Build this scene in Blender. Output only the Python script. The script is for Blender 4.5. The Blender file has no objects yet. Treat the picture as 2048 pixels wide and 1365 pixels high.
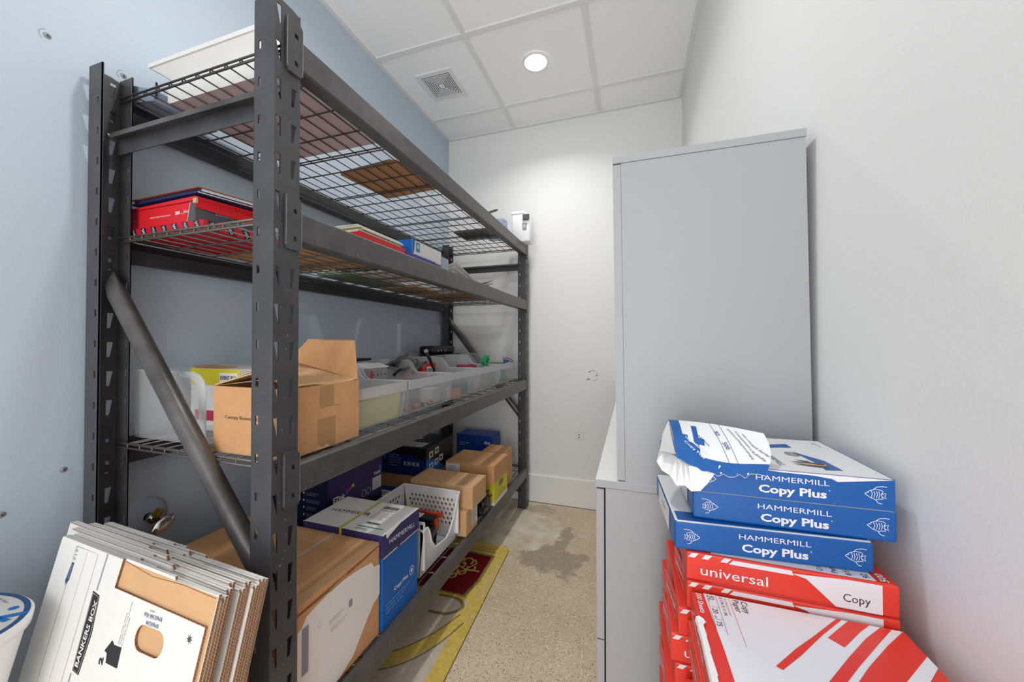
import bpy, bmesh, math, random
from mathutils import Vector, Matrix, noise
from mathutils.geometry import tessellate_polygon
random.seed(7)
S = bpy.context.scene
COL = S.collection
R = math.radians

# ------------------------------------------------------------------ camera
cd = bpy.data.cameras.new('camera'); cam = bpy.data.objects.new('camera', cd); COL.objects.link(cam)
cd.sensor_width = 36; cd.lens = 729/2048*36; cd.clip_start = .01
PITCH = R(.7)
cam.location = (0, 0, 1.157)
cam.rotation_euler = (math.pi/2 + PITCH, 0, math.atan(239/729))
cd.shift_y = -729*math.tan(PITCH)/2048
S.camera = cam

# ------------------------------------------------------------------ world, lights, exposure
w = bpy.data.worlds.new('world'); S.world = w; w.use_nodes = True
bg = w.node_tree.nodes['Background']; bg.inputs[0].default_value = (.98, .99, 1.0, 1); bg.inputs[1].default_value = 1.35
S.view_settings.view_transform = 'Standard'; S.view_settings.look = 'None'
S.view_settings.gamma = 1; S.view_settings.use_curve_mapping = False
S.view_settings.exposure = 0.10
LAMPS = [(-.509, 1.985, 2.736, 4.7, 138), (-.509, .766, 2.736, 7.6, 165)]
for i, (x, y, z, e, sp) in enumerate(LAMPS):
    l = bpy.data.lights.new('downlight_glow', 'AREA'); l.shape = 'DISK'; l.size = .12; l.energy = e; l.spread = R(sp); l.color = (1, .985, .955)
    o = bpy.data.objects.new('downlight_glow', l); o.location = (x, y, z-.012); COL.objects.link(o)
# large fill light added behind the camera to brighten shelves, cabinet and ceiling
l = bpy.data.lights.new('added_fill_light', 'AREA'); l.shape = 'RECTANGLE'; l.size = .8; l.size_y = 2.4; l.energy = 23; l.color = (.97, .98, 1)
o = bpy.data.objects.new('added_fill_light', l); o.location = (-.08, -1.62, 1.2); o.rotation_euler = (R(104), 0, 0); COL.objects.link(o)

# ------------------------------------------------------------------ materials
def lin(c):
    c = c/255
    return c/12.92 if c <= .04045 else ((c+.055)/1.055)**2.4
def rgb(h):
    h = h.lstrip('#'); return tuple(lin(int(h[i:i+2], 16)) for i in (0, 2, 4)) + (1,)
MATS = {}
def mat(name, col, rough=.6, metal=0, spec=.4, var=0, vscale=8, bump=0, bscale=60, alpha=1, trans=0, stretch=None, emit=0, sub=0):
    if name in MATS: return MATS[name]
    m = bpy.data.materials.new(name); m.use_nodes = True; nt = m.node_tree; b = nt.nodes['Principled BSDF']
    c = rgb(col) if isinstance(col, str) else col
    b.inputs['Base Color'].default_value = c; b.inputs['Roughness'].default_value = rough
    b.inputs['Metallic'].default_value = metal; b.inputs['Specular IOR Level'].default_value = spec
    b.inputs['Alpha'].default_value = alpha; b.inputs['Transmission Weight'].default_value = trans
    if emit:
        b.inputs['Emission Color'].default_value = c; b.inputs['Emission Strength'].default_value = emit
    if var or bump:
        tc = nt.nodes.new('ShaderNodeTexCoord'); mp = nt.nodes.new('ShaderNodeMapping'); nt.links.new(tc.outputs['Object'], mp.inputs[0])
        if stretch: mp.inputs['Scale'].default_value = stretch
    if var:
        n = nt.nodes.new('ShaderNodeTexNoise'); n.inputs['Scale'].default_value = vscale; n.inputs['Detail'].default_value = 5
        nt.links.new(mp.outputs[0], n.inputs['Vector'])
        r = nt.nodes.new('ShaderNodeValToRGB'); r.color_ramp.elements[0].position = .3; r.color_ramp.elements[1].position = .7
        r.color_ramp.elements[0].color = tuple(v*(1-var) for v in c[:3])+(1,); r.color_ramp.elements[1].color = tuple(min(1, v*(1+var)) for v in c[:3])+(1,)
        nt.links.new(n.outputs['Fac'], r.inputs[0]); nt.links.new(r.outputs[0], b.inputs['Base Color'])
    if bump:
        n = nt.nodes.new('ShaderNodeTexNoise'); n.inputs['Scale'].default_value = bscale; n.inputs['Detail'].default_value = 4
        nt.links.new(mp.outputs[0], n.inputs['Vector'])
        bp = nt.nodes.new('ShaderNodeBump'); bp.inputs['Strength'].default_value = bump; bp.inputs['Distance'].default_value = .002
        nt.links.new(n.outputs['Fac'], bp.inputs['Height']); nt.links.new(bp.outputs[0], b.inputs['Normal'])
    MATS[name] = m; return m
def clear_mat(name, col, mix, rough=.25):
    """milky see-through plastic: a share of plain transparency, a share of diffuse + translucent body"""
    m = bpy.data.materials.new(name); m.use_nodes = True; nt = m.node_tree; nt.nodes.clear()
    out = nt.nodes.new('ShaderNodeOutputMaterial'); t = nt.nodes.new('ShaderNodeBsdfTransparent')
    d = nt.nodes.new('ShaderNodeBsdfPrincipled'); d.inputs['Base Color'].default_value = rgb(col); d.inputs['Roughness'].default_value = rough
    tl = nt.nodes.new('ShaderNodeBsdfTranslucent'); tl.inputs[0].default_value = rgb(col)
    a = nt.nodes.new('ShaderNodeMixShader'); a.inputs[0].default_value = .4; nt.links.new(d.outputs[0], a.inputs[1]); nt.links.new(tl.outputs[0], a.inputs[2])
    f = nt.nodes.new('ShaderNodeMixShader'); f.inputs[0].default_value = mix
    nt.links.new(t.outputs[0], f.inputs[1]); nt.links.new(a.outputs[0], f.inputs[2]); nt.links.new(f.outputs[0], out.inputs[0])
    MATS[name] = m; return m
M_blue = mat('blue_wall_paint', '#bac6d3', .55, bump=.15, bscale=220, spec=.35)
M_wall = mat('white_wall_paint', '#ebebe9', .6, bump=.12, bscale=220, spec=.3)
M_tile = mat('ceiling_tile', '#fafafa', .9, bump=.2, bscale=300, spec=.1)
M_tee = mat('ceiling_grid_paint', '#e6e6e6', .5)
M_base = mat('baseboard_paint', '#eeeeea', .4)
M_steel = mat('grey_rack_paint', '#4a494c', .42, metal=.15, var=.16, vscale=14, bump=.08, bscale=90, spec=.5)
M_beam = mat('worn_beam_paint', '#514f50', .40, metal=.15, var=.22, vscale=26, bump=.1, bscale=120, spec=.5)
M_beamr = mat('shaded_beam_paint', '#333336', .45, metal=.1, var=.12, vscale=14, spec=.4)  # beam colour darkened for the rear beams, their shade is put into it
M_scuff = mat('bare_metal_scuff', '#a9a49c', .45, metal=.4, var=.3, vscale=200)
M_tube = mat('weathered_tube_steel', '#5c5958', .38, metal=.45, var=.4, vscale=9, bump=.1)
M_wire = mat('grey_wire', '#77736c', .4, metal=.5)
M_wiredark = mat('dark_wire', '#4b4745', .4, metal=.4)
M_zinc = mat('zinc_bolt', '#8f8c86', .35, metal=.8)
M_cab = mat('grey_laminate', '#a5a7a9', .45, bump=.03, bscale=400, spec=.4)
M_top = mat('white_laminate_top', '#e8e8e6', .35)
M_gap = mat('dark_gap', '#151515', .8)
M_kraft = mat('kraft_cardboard', '#cf9d70', .8, var=.05, vscale=30, spec=.2, bump=.12, bscale=40)
M_kraft2 = mat('kraft_cardboard_light', '#d6ab80', .8, var=.05, vscale=24, spec=.2, bump=.1, bscale=50)
M_kraftd = mat('kraft_cardboard_edge', '#8d6544', .9, var=.35, vscale=260, spec=.1)
M_tape = mat('clear_packing_tape', '#b48a60', .22, spec=.6)
M_white = mat('white_paper', '#ecebea', .7, spec=.3)
M_board = mat('white_coated_board', '#e9e7e3', .6, var=.02, vscale=6, spec=.3)
M_label = mat('paper_label', '#e4e2df', .65)
M_ink = mat('black_ink', '#26262a', .7)
M_inkblue = mat('navy_ink', '#2b4d7c', .7)
M_grey = mat('grey_print', '#8f9196', .7)
M_lgrey = mat('pale_grey_print', '#c9c8c6', .7)
M_rblue = mat('ream_blue', '#07569f', .38, spec=.5, bump=.06, bscale=30)
M_rwhite = mat('ream_white', '#e3e3e6', .38, spec=.5, bump=.05, bscale=30)
M_rred = mat('ream_red', '#e03a2b', .38, spec=.5, bump=.06, bscale=30)
M_lilac = mat('print_white', '#dfe2f0', .5)
M_navy = mat('carton_navy', '#322f63', .5)
M_cblue = mat('carton_blue', '#0660b4', .5)
M_black = mat('black_box_print', '#15151d', .35)
M_dnavy = mat('dark_blue_print', '#0c2a6e', .35)
M_purple = mat('dark_purple_print', '#241a55', .35)
M_yellow = mat('yellow_box_print', '#d8cd2d', .5)
M_strap = mat('yellow_strap', '#cfc24c', .4)
M_plastic = mat('white_plastic', '#efeff0', .35, spec=.5)
M_pinkish = mat('pale_rose_board', '#cbb4b5', .7)
M_redbox = mat('bright_red_print', '#d8202c', .45)
M_smead = mat('crimson_print', '#b9182e', .5)
M_charcoal = mat('charcoal_print', '#55555a', .5)
M_fblue = mat('dark_blue_folder', '#1b2a5a', .5)
M_brownlid = mat('brown_red_folder', '#8a4a3c', .6)
M_hard = mat('brown_hardboard', '#b98558', .6, var=.12, vscale=12)
M_blackp = mat('black_plastic', '#1b1b1d', .35)
M_copper = mat('copper_cell', '#c58463', .35, metal=.6)
M_green = mat('green_tape', '#23a15c', .4)
M_rose = mat('rose_red', '#c0395c', .5)
M_cream = mat('cream_pads', '#e2db9e', .7)
M_dgreen = mat('dull_green_folder', '#6b8a6c', .6)
M_teal = mat('teal_print', '#1c8f9a', .5)
M_bright = mat('bright_blue_print', '#1468b8', .5)
M_violet = mat('violet_folder', '#3c2f93', .4)
M_orange = mat('orange_plastic', '#c7482b', .4)
M_gold = mat('rug_gold', '#d8bc62', .95, var=.15, vscale=60, bump=.5, bscale=500, spec=.05)
M_golddk = mat('rug_dark_gold', '#8f7c4c', .95, var=.15, vscale=60, bump=.5, bscale=500, spec=.05)
M_rugred = mat('rug_red', '#7c1c22', .95, var=.15, vscale=60, bump=.5, bscale=500, spec=.05)
M_rugbeige = mat('rug_beige', '#cbbfae', .95, var=.08, vscale=60, bump=.5, bscale=500, spec=.05)
M_chrome = mat('chrome', '#b8b2aa', .18, metal=1)
M_brass = mat('brass', '#a8822f', .3, metal=.9)
M_bin = clear_mat('milky_clear_plastic', '#f2f5f8', .22)
M_binedge = clear_mat('milky_plastic_rim', '#f6f8fa', .5)
M_clearbag = clear_mat('clear_film', '#eceff3', .42, .15)
M_bluebag = clear_mat('blue_film', '#b4c3da', .7, .15)
M_lamp = mat('lit_lens', '#ffffff', .5, emit=14)
M_dot = mat('dark_mark', '#4a4a4a', .8)

def floor_mat():
    m = bpy.data.materials.new('ground_concrete'); m.use_nodes = True; nt = m.node_tree; N = nt.nodes; L = nt.links; b = N['Principled BSDF']
    b.inputs['Roughness'].default_value = .5; b.inputs['Specular IOR Level'].default_value = .35
    tc = N.new('ShaderNodeTexCoord'); P = tc.outputs['Object']
    def ramp(src, stops):
        r = N.new('ShaderNodeValToRGB'); e = r.color_ramp.elements
        while len(e) < len(stops): e.new(.5)
        for k, (p, c) in enumerate(stops): e[k].position = p; e[k].color = rgb(c) if isinstance(c, str) else (c, c, c, 1)
        L.new(src, r.inputs[0]); return r.outputs[0]
    def noi(sc, det=4, vec=P, rough=.6):
        n = N.new('ShaderNodeTexNoise'); n.inputs['Scale'].default_value = sc; n.inputs['Detail'].default_value = det; n.inputs['Roughness'].default_value = rough; L.new(vec, n.inputs['Vector']); return n
    def mix(f, a, bb):
        x = N.new('ShaderNodeMix'); x.data_type = 'RGBA'
        for s_, v in ((x.inputs['Factor'], f), (x.inputs['A'], a), (x.inputs['B'], bb)):
            if isinstance(v, str): s_.default_value = rgb(v)
            elif isinstance(v, float): s_.default_value = v
            else: L.new(v, s_)
        return x.outputs['Result']
    base = ramp(noi(3).outputs['Fac'], [(.35, '#cfbb9f'), (.65, '#deccb1')])
    def chips(sc, thr, seed):
        mp = N.new('ShaderNodeMapping'); mp.inputs['Location'].default_value = (seed, seed*2, 0); L.new(P, mp.inputs[0])
        v = N.new('ShaderNodeTexVoronoi'); v.inputs['Scale'].default_value = sc; L.new(mp.outputs[0], v.inputs['Vector'])
        near = ramp(v.outputs['Distance'], [(.26, 1.0), (.36, 0.0)])
        sep = N.new('ShaderNodeSeparateColor'); L.new(v.outputs['Color'], sep.inputs[0])
        pick = N.new('ShaderNodeMath'); pick.operation = 'GREATER_THAN'; pick.inputs[1].default_value = thr; L.new(sep.outputs[0], pick.inputs[0])
        mu = N.new('ShaderNodeMath'); mu.operation = 'MULTIPLY'; L.new(near, mu.inputs[0]); L.new(pick.outputs[0], mu.inputs[1]); return mu.outputs[0]
    c = mix(chips(150, .62, 0.), base, '#9f886c'); c = mix(chips(130, .72, 3.1), c, '#f6ead6'); c = mix(chips(170, .80, 7.7), c, '#6a5642'); c = mix(chips(120, .90, 5.5), c, '#efe8d8')
    # smooth skim-coat patch and grey worn patch near the far wall
    def blob(cx, cy, sx, sy, amp, seed, edge=.06):
        mp = N.new('ShaderNodeMapping'); mp.vector_type = 'POINT'; mp.inputs['Location'].default_value = (-cx/sx, -cy/sy, 0); mp.inputs['Scale'].default_value = (1/sx, 1/sy, 0); L.new(P, mp.inputs[0])
        ln = N.new('ShaderNodeVectorMath'); ln.operation = 'LENGTH'; L.new(mp.outputs[0], ln.inputs[0])
        mp2 = N.new('ShaderNodeMapping'); mp2.inputs['Location'].default_value = (seed, seed, seed); L.new(P, mp2.inputs[0])
        n = noi(7, 6, mp2.outputs[0]); a = N.new('ShaderNodeMath'); a.operation = 'MULTIPLY_ADD'; L.new(n.outputs['Fac'], a.inputs[0]); a.inputs[1].default_value = amp; L.new(ln.outputs['Value'], a.inputs[2])
        return ramp(a.outputs[0], [(.5-edge/2+.25*amp, 1.0), (.5+edge/2+.25*amp, 0.0)])
    g = blob(-.44, 1.98, .62, .72, 1.0, 2.2)
    c = mix(g, c, mix(chips(120, .45, 1.), '#ab9a86', '#dccbb4'))
    k = blob(-.68, 2.16, .74, .70, .6, 9.1)
    c = mix(k, c, ramp(noi(9, 6).outputs['Fac'], [(.3, '#c2b39c'), (.5, '#dccfb9'), (.7, '#f1e6d4')]))
    k2 = blob(-.62, 2.46, .4, .2, .9, 4.1)
    c = mix(k2, c, ramp(noi(30, 6).outputs['Fac'], [(.3, '#a39481'), (.7, '#cfbfa9')]))
    L.new(c, b.inputs['Base Color'])
    bp = N.new('ShaderNodeBump'); bp.inputs['Strength'].default_value = .15; bp.inputs['Distance'].default_value = .001; L.new(noi(120).outputs['Fac'], bp.inputs['Height']); L.new(bp.outputs[0], b.inputs['Normal'])
    return m
M_floor = floor_mat()

# ------------------------------------------------------------------ mesh helpers
class Fr:
    def __init__(s, O, U, V):
        s.O = Vector(O); s.U = Vector(U).normalized(); s.V = Vector(V).normalized(); s.N = s.U.cross(s.V).normalized()
    def __call__(s, u, v, n=0): return s.O + s.U*u + s.V*v + s.N*n
_tc = {}
def text_geo(t, bold=0.0, shear=0):
    k = (t, bold, shear)
    if k in _tc: return _tc[k]
    c = bpy.data.curves.new('t', 'FONT'); c.body = t; c.resolution_u = 2; c.offset = bold; c.shear = shear; c.size = 1
    o = bpy.data.objects.new('t', c); COL.objects.link(o); dg = bpy.context.evaluated_depsgraph_get(); dg.update()
    me = o.evaluated_get(dg).to_mesh()
    vs = [(v.co.x, v.co.y) for v in me.vertices]; fs = [tuple(p.vertices) for p in me.polygons]
    o.evaluated_get(dg).to_mesh_clear(); bpy.data.objects.remove(o); bpy.data.curves.remove(c)
    if not vs: vs = [(0, 0)]
    _tc[k] = (vs, fs, min(v[0] for v in vs), max(v[0] for v in vs)); return _tc[k]
class MB:
    def __init__(s): s.v = []; s.f = []; s.m = []; s.mats = []
    def mi(s, m):
        if m not in s.mats: s.mats.append(m)
        return s.mats.index(m)
    def add(s, vs, fs, m):
        b = len(s.v); s.v += [tuple(v) for v in vs]; k = s.mi(m)
        for f in fs: s.f.append(tuple(b+i for i in f)); s.m.append(k)
        return s
    def poly(s, pts, m): return s.add(pts, [tuple(range(len(pts)))], m)
    def hexa(s, p, m, mm=None):
        """p: 4 bottom corners ccw then 4 top corners; mm overrides: bottom, top, s0..s3"""
        fs = [(3, 2, 1, 0), (4, 5, 6, 7), (0, 1, 5, 4), (1, 2, 6, 5), (2, 3, 7, 6), (3, 0, 4, 7)]
        b = len(s.v); s.v += [tuple(v) for v in p]
        for i, f in enumerate(fs):
            s.f.append(tuple(b+j for j in f)); s.m.append(s.mi((mm or {}).get(i, m)))
        return s
    def box(s, x0, x1, y0, y1, z0, z1, m, mm=None):
        return s.hexa([(x0, y0, z0), (x1, y0, z0), (x1, y1, z0), (x0, y1, z0), (x0, y0, z1), (x1, y0, z1), (x1, y1, z1), (x0, y1, z1)], m, mm)
    def rbox(s, c, h, r, m, rot=None, seg=2, mm=None, fn=None):
        """rounded box, centre c, half sizes h; mm: {'+x':mat,...}; fn deforms the unit-local coordinate"""
        bm = bmesh.new(); bmesh.ops.create_cube(bm, size=2)
        for v in bm.verts: v.co = Vector((v.co.x*h[0], v.co.y*h[1], v.co.z*h[2]))
        if r: bmesh.ops.bevel(bm, geom=list(bm.edges), offset=r, segments=seg, profile=.5, affect='EDGES')
        bm.normal_update(); M = rot.to_3x3() if rot else Matrix.Identity(3); b = len(s.v)
        for v in bm.verts:
            co = v.co.copy()
            if fn: co = fn(co)
            s.v.append(tuple(M @ co + Vector(c)))
        ax = {'+x': (1, 0, 0), '-x': (-1, 0, 0), '+y': (0, 1, 0), '-y': (0, -1, 0), '+z': (0, 0, 1), '-z': (0, 0, -1)}
        for f in bm.faces:
            k = m
            for a, q in (mm or {}).items():
                if f.normal.dot(Vector(ax[a])) > .9: k = q
            s.f.append(tuple(b+v.index for v in f.verts)); s.m.append(s.mi(k))
        bm.free(); return s
    def plate(s, fr, outer, holes, t, m, medge=None):
        loops = [outer]+list(holes); pts = [p for l in loops for p in l]
        tris = tessellate_polygon([[Vector((p[0], p[1], 0)) for p in l] for l in loops])
        n = len(pts); b = len(s.v)
        s.v += [tuple(fr(p[0], p[1], 0)) for p in pts]+[tuple(fr(p[0], p[1], -t)) for p in pts]
        k = s.mi(m); ke = s.mi(medge or m)
        for a in tris:
            A, B, C = (pts[i] for i in a)
            if (B[0]-A[0])*(C[1]-A[1])-(B[1]-A[1])*(C[0]-A[0]) < 0: a = (a[0], a[2], a[1])
            s.f.append(tuple(b+i for i in a)); s.m.append(k)
            s.f.append(tuple(b+n+i for i in reversed(a))); s.m.append(k)
        o = 0
        for l in loops:
            for i in range(len(l)):
                j = (i+1) % len(l)
                s.f.append((b+o+i, b+o+j, b+n+o+j, b+n+o+i)); s.m.append(ke)
            o += len(l)
        return s
    def tube(s, pts, r, m, n=8, cap=True, closed=False):
        pts = [Vector(p) for p in pts]; rs = r if isinstance(r, (list, tuple)) else [r]*len(pts)
        b = len(s.v); up = None
        for i, p in enumerate(pts):
            d = ((pts[min(i+1, len(pts)-1)]-pts[max(i-1, 0)])).normalized()
            if up is None: up = Vector((0, 0, 1)) if abs(d.z) < .9 else Vector((1, 0, 0))
            a = d.cross(up).normalized(); c = a.cross(d).normalized(); up = c
            for k in range(n):
                t = 2*math.pi*k/n; s.v.append(tuple(p+(a*math.cos(t)+c*math.sin(t))*rs[i]))
        k0 = s.mi(m)
        for i in range(len(pts)-1):
            for k in range(n):
                s.f.append((b+i*n+k, b+i*n+(k+1) % n, b+(i+1)*n+(k+1) % n, b+(i+1)*n+k)); s.m.append(k0)
        if cap:
            s.f.append(tuple(b+k for k in reversed(range(n)))); s.m.append(k0)
            s.f.append(tuple(b+(len(pts)-1)*n+k for k in range(n))); s.m.append(k0)
        return s
    def lathe(s, fr, prof, m, n=32):
        """prof: (radius, height along fr.N)"""
        b = len(s.v); k0 = s.mi(m)
        for r, h in prof:
            for k in range(n):
                t = 2*math.pi*k/n; s.v.append(tuple(fr(r*math.cos(t), r*math.sin(t), h)))
        for i in range(len(prof)-1):
            for k in range(n):
                s.f.append((b+i*n+k, b+i*n+(k+1) % n, b+(i+1)*n+(k+1) % n, b+(i+1)*n+k)); s.m.append(k0)
        return s
    # decals: raised ink a fraction of a millimetre
    def dec(s, fr, pts, m, n=.0005): return s.poly([fr(p[0], p[1], n) for p in pts], m)
    def rect(s, fr, u0, u1, v0, v1, m, n=.0005): return s.dec(fr, [(u0, v0), (u1, v0), (u1, v1), (u0, v1)], m, n)
    def stroke(s, fr, pts, wd, m, n=.0006):
        L_, R_ = [], []
        for i, p in enumerate(pts):
            a = pts[max(i-1, 0)]; c = pts[min(i+1, len(pts)-1)]; dx, dy = c[0]-a[0], c[1]-a[1]; q = math.hypot(dx, dy) or 1
            L_.append((p[0]-dy/q*wd/2, p[1]+dx/q*wd/2)); R_.append((p[0]+dy/q*wd/2, p[1]-dx/q*wd/2))
        for i in range(len(pts)-1): s.poly([fr(*R_[i], n), fr(*R_[i+1], n), fr(*L_[i+1], n), fr(*L_[i], n)], m)
        return s
    def text(s, fr, t, cap, u, v, m, al='C', rot=0, bold=0, n=.0007, sx=1, shear=0, wid=None):
        if 'M' in t: bold = 0
        vs, fs, a, b_ = text_geo(t, bold, shear); k = cap/.72
        if wid: sx = wid/max(1e-6, (b_-a)*k)
        off = {'C': -(a+b_)/2, 'L': -a, 'R': -b_}[al]; cr, sr = math.cos(rot), math.sin(rot); out = []
        for x, y in vs:
            x = (x+off)*k*sx; y = (y-.36)*k
            out.append(fr(u+x*cr-y*sr, v+x*sr+y*cr, n))
        return s.add(out, fs, m)
    def lines(s, fr, u0, u1, v0, v1, rows, m, n=.0006, fill=.5, seed=1):
        rnd = random.Random(seed); dv = (v1-v0)/rows
        for i in range(rows):
            e = u0+(u1-u0)*rnd.uniform(.6, 1); u = u0
            while u < e:
                q = min(e, u+abs(u1-u0)*rnd.uniform(.06, .2)); s.rect(fr, u, q, v0+dv*i, v0+dv*(i+fill), m, n); u = q+abs(u1-u0)*.025
        return s
    def bars(s, fr, u0, u1, v0, v1, m, n=.0007, seed=1):
        rnd = random.Random(seed); u = u0
        while u < u1:
            q = u+(u1-u0)*rnd.uniform(.01, .05); s.rect(fr, u, min(q, u1), v0, v1, m, n); u = q+(u1-u0)*rnd.uniform(.012, .04)
        return s
    def build(s, name, parent=None, smooth=False, loc=None):
        off = Vector((0, 0, 0)); p_ = parent
        while p_: off += p_.location; p_ = p_.parent
        me = bpy.data.meshes.new(name); me.from_pydata([tuple(Vector(v)-off) for v in s.v], [], s.f)
        for m in s.mats: me.materials.append(m)
        me.polygons.foreach_set('material_index', s.m)
        me.update()
        if smooth: me.shade_smooth()
        o = bpy.data.objects.new(name, me); COL.objects.link(o)
        if parent: o.parent = parent
        return o
def tag(o, label, cat, group=None):
    o['label'] = label; o['category'] = cat
    if group: o['group'] = group
    return o
def thing(name, label, cat, loc=(0, 0, 0), group=None):
    o = bpy.data.objects.new(name, None); COL.objects.link(o); o.location = loc; o.empty_display_size = .05
    return tag(o, label, cat, group)
def struct(mb, name, smooth=False):
    o = mb.build(name, smooth=smooth); o['kind'] = 'structure'; return o
def faces(x0, x1, y0, y1, z0, z1):
    """frames of a box: near side (-Y), aisle side (+X), top (+Z); origin at lower left as seen"""
    return (Fr((x0, y0, z0), (1, 0, 0), (0, 0, 1)), Fr((x1, y0, z0), (0, 1, 0), (0, 0, 1)), Fr((x0, y0, z1), (1, 0, 0), (0, 1, 0)))

# ------------------------------------------------------------------ room
XL, XR, YB, YF, ZC = -1.368, .317, 2.57, -1.7, 2.736
struct(MB().box(XL-.1, XR+.1, YF-.6, YB+.1, -.1, 0, M_floor), 'floor')
struct(MB().box(XL-.1, XL, YF, YB+.1, 0, ZC+.1, M_blue), 'wall_left')
struct(MB().box(XR, XR+.1, YF, YB+.1, 0, ZC+.1, M_wall), 'wall_right')
struct(MB().box(XL, XR, YB, YB+.1, 0, ZC+.1, M_wall), 'wall_back')
# front wall left out so that world light comes in as added fill
T = .6096; GX = [-.814, -.814+T]; GY = [2.30-T*i for i in range(7)]
mb = MB(); xs = [XL]+GX+[XR]; ys = [YB]+[y for y in GY if y > YF]+[YF]
for a, b_ in zip(xs, xs[1:]):
    for c, d in zip(ys[1:], ys): mb.box(a+.004, b_-.004, c+.004, d-.004, ZC+.006, ZC+.02, M_tile)
mb.box(XL, XR, YF, YB, ZC+.02, ZC+.1, M_tile)
struct(mb, 'ceiling')
mb = MB()
for x in GX: mb.box(x-.012, x+.012, YF, YB, ZC-.002, ZC+.012, M_tee)
for y in GY:
    if y > YF: mb.box(XL, XR, y-.012, y+.012, ZC-.0025, ZC+.0115, M_tee)
struct(mb, 'trim_1')
mb = MB().box(XL, XL+.022, YF, YB, ZC-.003, ZC+.008, M_tee).box(XR-.022, XR, YF, YB, ZC-.003, ZC+.008, M_tee).box(XL, XR, YB-.022, YB, ZC-.0035, ZC+.008, M_tee)
struct(mb, 'trim_2')
mb = MB().hexa([(XL, YB-.016, 0), (XR, YB-.016, 0), (XR, YB, 0), (XL, YB, 0), (XL, YB-.013, .19), (XR, YB-.013, .19), (XR, YB, .194), (XL, YB, .194)], M_base)
mb.box(XL, XR, YB-.018, YB-.0159, 0, .0025, M_gap)
struct(mb, 'baseboard_back')
struct(MB().box(XL, XL+.014, YF, YB-.016, 0, .194, M_base), 'baseboard_left')
# marks on the walls
mb = MB(); fr = Fr((-.344, YB, .493), (1, 0, 0), (0, 0, 1))
q = .024
for a, b_ in (((-q, -q), (q, -q)), ((q, -q), (q, q)), ((q, q), (-q, q)), ((-q, q), (-q, -q))):
    for k in range(9):
        t0, t1 = k/9, (k+.5)/9; mb.stroke(fr, [(a[0]+(b_[0]-a[0])*t0, a[1]+(b_[1]-a[1])*t0), (a[0]+(b_[0]-a[0])*t1, a[1]+(b_[1]-a[1])*t1)], .002, M_dot, .0012)
for cx, cy in ((-.006, .009), (-.006, -.010)):
    mb.stroke(fr, [(cx-.005, cy-.003), (cx+.005, cy+.003)], .006, M_dot, .0012)
tag(mb.build('wall_mark'), 'small pencilled square with two holes low on the white back wall', 'wall mark')
mb = MB(); fr = Fr((-.257, YB, .917), (1, 0, 0), (0, 0, 1))
for a0, a1 in ((60, 150), (200, 235), (270, 350), (10, 40)):
    mb.stroke(fr, [(.034*math.cos(R(a)), .036*math.sin(R(a))) for a in range(a0, a1, 8)], .0018, M_dot, .0012)
for u, v in ((-.018, .026), (.028, .002), (-.02, -.026), (-.034, -.026)):
    mb.dec(fr, [(u+.004*math.cos(t*math.pi/4), v+.004*math.sin(t*math.pi/4)) for t in range(8)], M_dot, .0012)
tag(mb.build('wall_mark'), 'broken pencilled ring of small holes on the back wall above the square mark', 'wall mark')
for (y, z, lab) in ((.489, 1.911, 'screw anchor in a pencilled ring high on the blue wall, left of the rack'), (.631, 1.91, 'screw anchor in the blue wall just above the rear rack post'),
                    (.527, .831, 'bare screw anchor low on the blue wall, left of the rack'), (.432, .76, 'dark screw head at the far left edge of the blue wall')):
    fr = Fr((XL, y, z), (0, 1, 0), (0, 0, 1)); mb = MB().lathe(fr, [(.0001, .003), (.0035, .0028), (.005, .0008), (.0075, .0002)], M_grey, 14)
    mb.stroke(fr, [(-.003, 0), (.003, 0)], .0012, M_ink, .0034).stroke(fr, [(0, -.003), (0, .003)], .0012, M_ink, .0034)
    if z > 1.9: mb.stroke(fr, [(.014*math.cos(R(a)), .014*math.sin(R(a))) for a in range(100, 250, 15)], .0008, M_grey, .0006)
    tag(mb.build('wall_anchor'), lab, 'screw')

# ceiling downlights and vent
for (x, y, z, e, sp), lab in zip(LAMPS, ('round lit recessed downlight in the centre ceiling tile', 'round recessed downlight in the ceiling behind the camera')):
    t = thing('downlight', lab, 'ceiling light', (x, y, z))
    fr = Fr((x, y, z+.006), (1, 0, 0), (0, -1, 0))
    MB().lathe(fr, [(.061, .002), (.062, .010), (.074, .0085), (.078, .001)], M_plastic, 40).build('trim_ring', t, True)
    mb = MB(); mb.add([fr(.061*math.cos(2*math.pi*k/40), .061*math.sin(2*math.pi*k/40), .004) for k in range(40)], [tuple(range(40))], M_lamp); mb.build('lens', t)
t = thing('ceiling_vent', 'square white exhaust vent with concentric slots beside the blue wall', 'vent', (-1.11, 1.985, ZC))
fr = Fr((-1.105, 1.985, ZC+.006), (1, 0, 0), (0, -1, 0))
MB().rbox(fr(0, 0, .004), (.118, .118, .006), .003, M_tee).build('face_plate', t)
mb = MB()
for k in range(7):
    a = .086-.0115*k; 
    mb.plate(Fr(fr(0, 0, .0125), (1, 0, 0), (0, -1, 0)), [(-a, -a), (a, -a), (a, a), (-a, a)], [[(-a+.0056, -a+.0056), (-a+.0056, a-.0056), (a-.0056, a-.0056), (a-.0056, -a+.0056)]] if k < 6 else [], .006, M_plastic)
mb.build('louvre', t)
MB().add([fr(-.09, -.09, .0102), fr(.09, -.09, .0102), fr(.09, .09, .0102), fr(-.09, .09, .0102)], [(0, 1, 2, 3)], M_gap).build('duct_opening', t)

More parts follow.
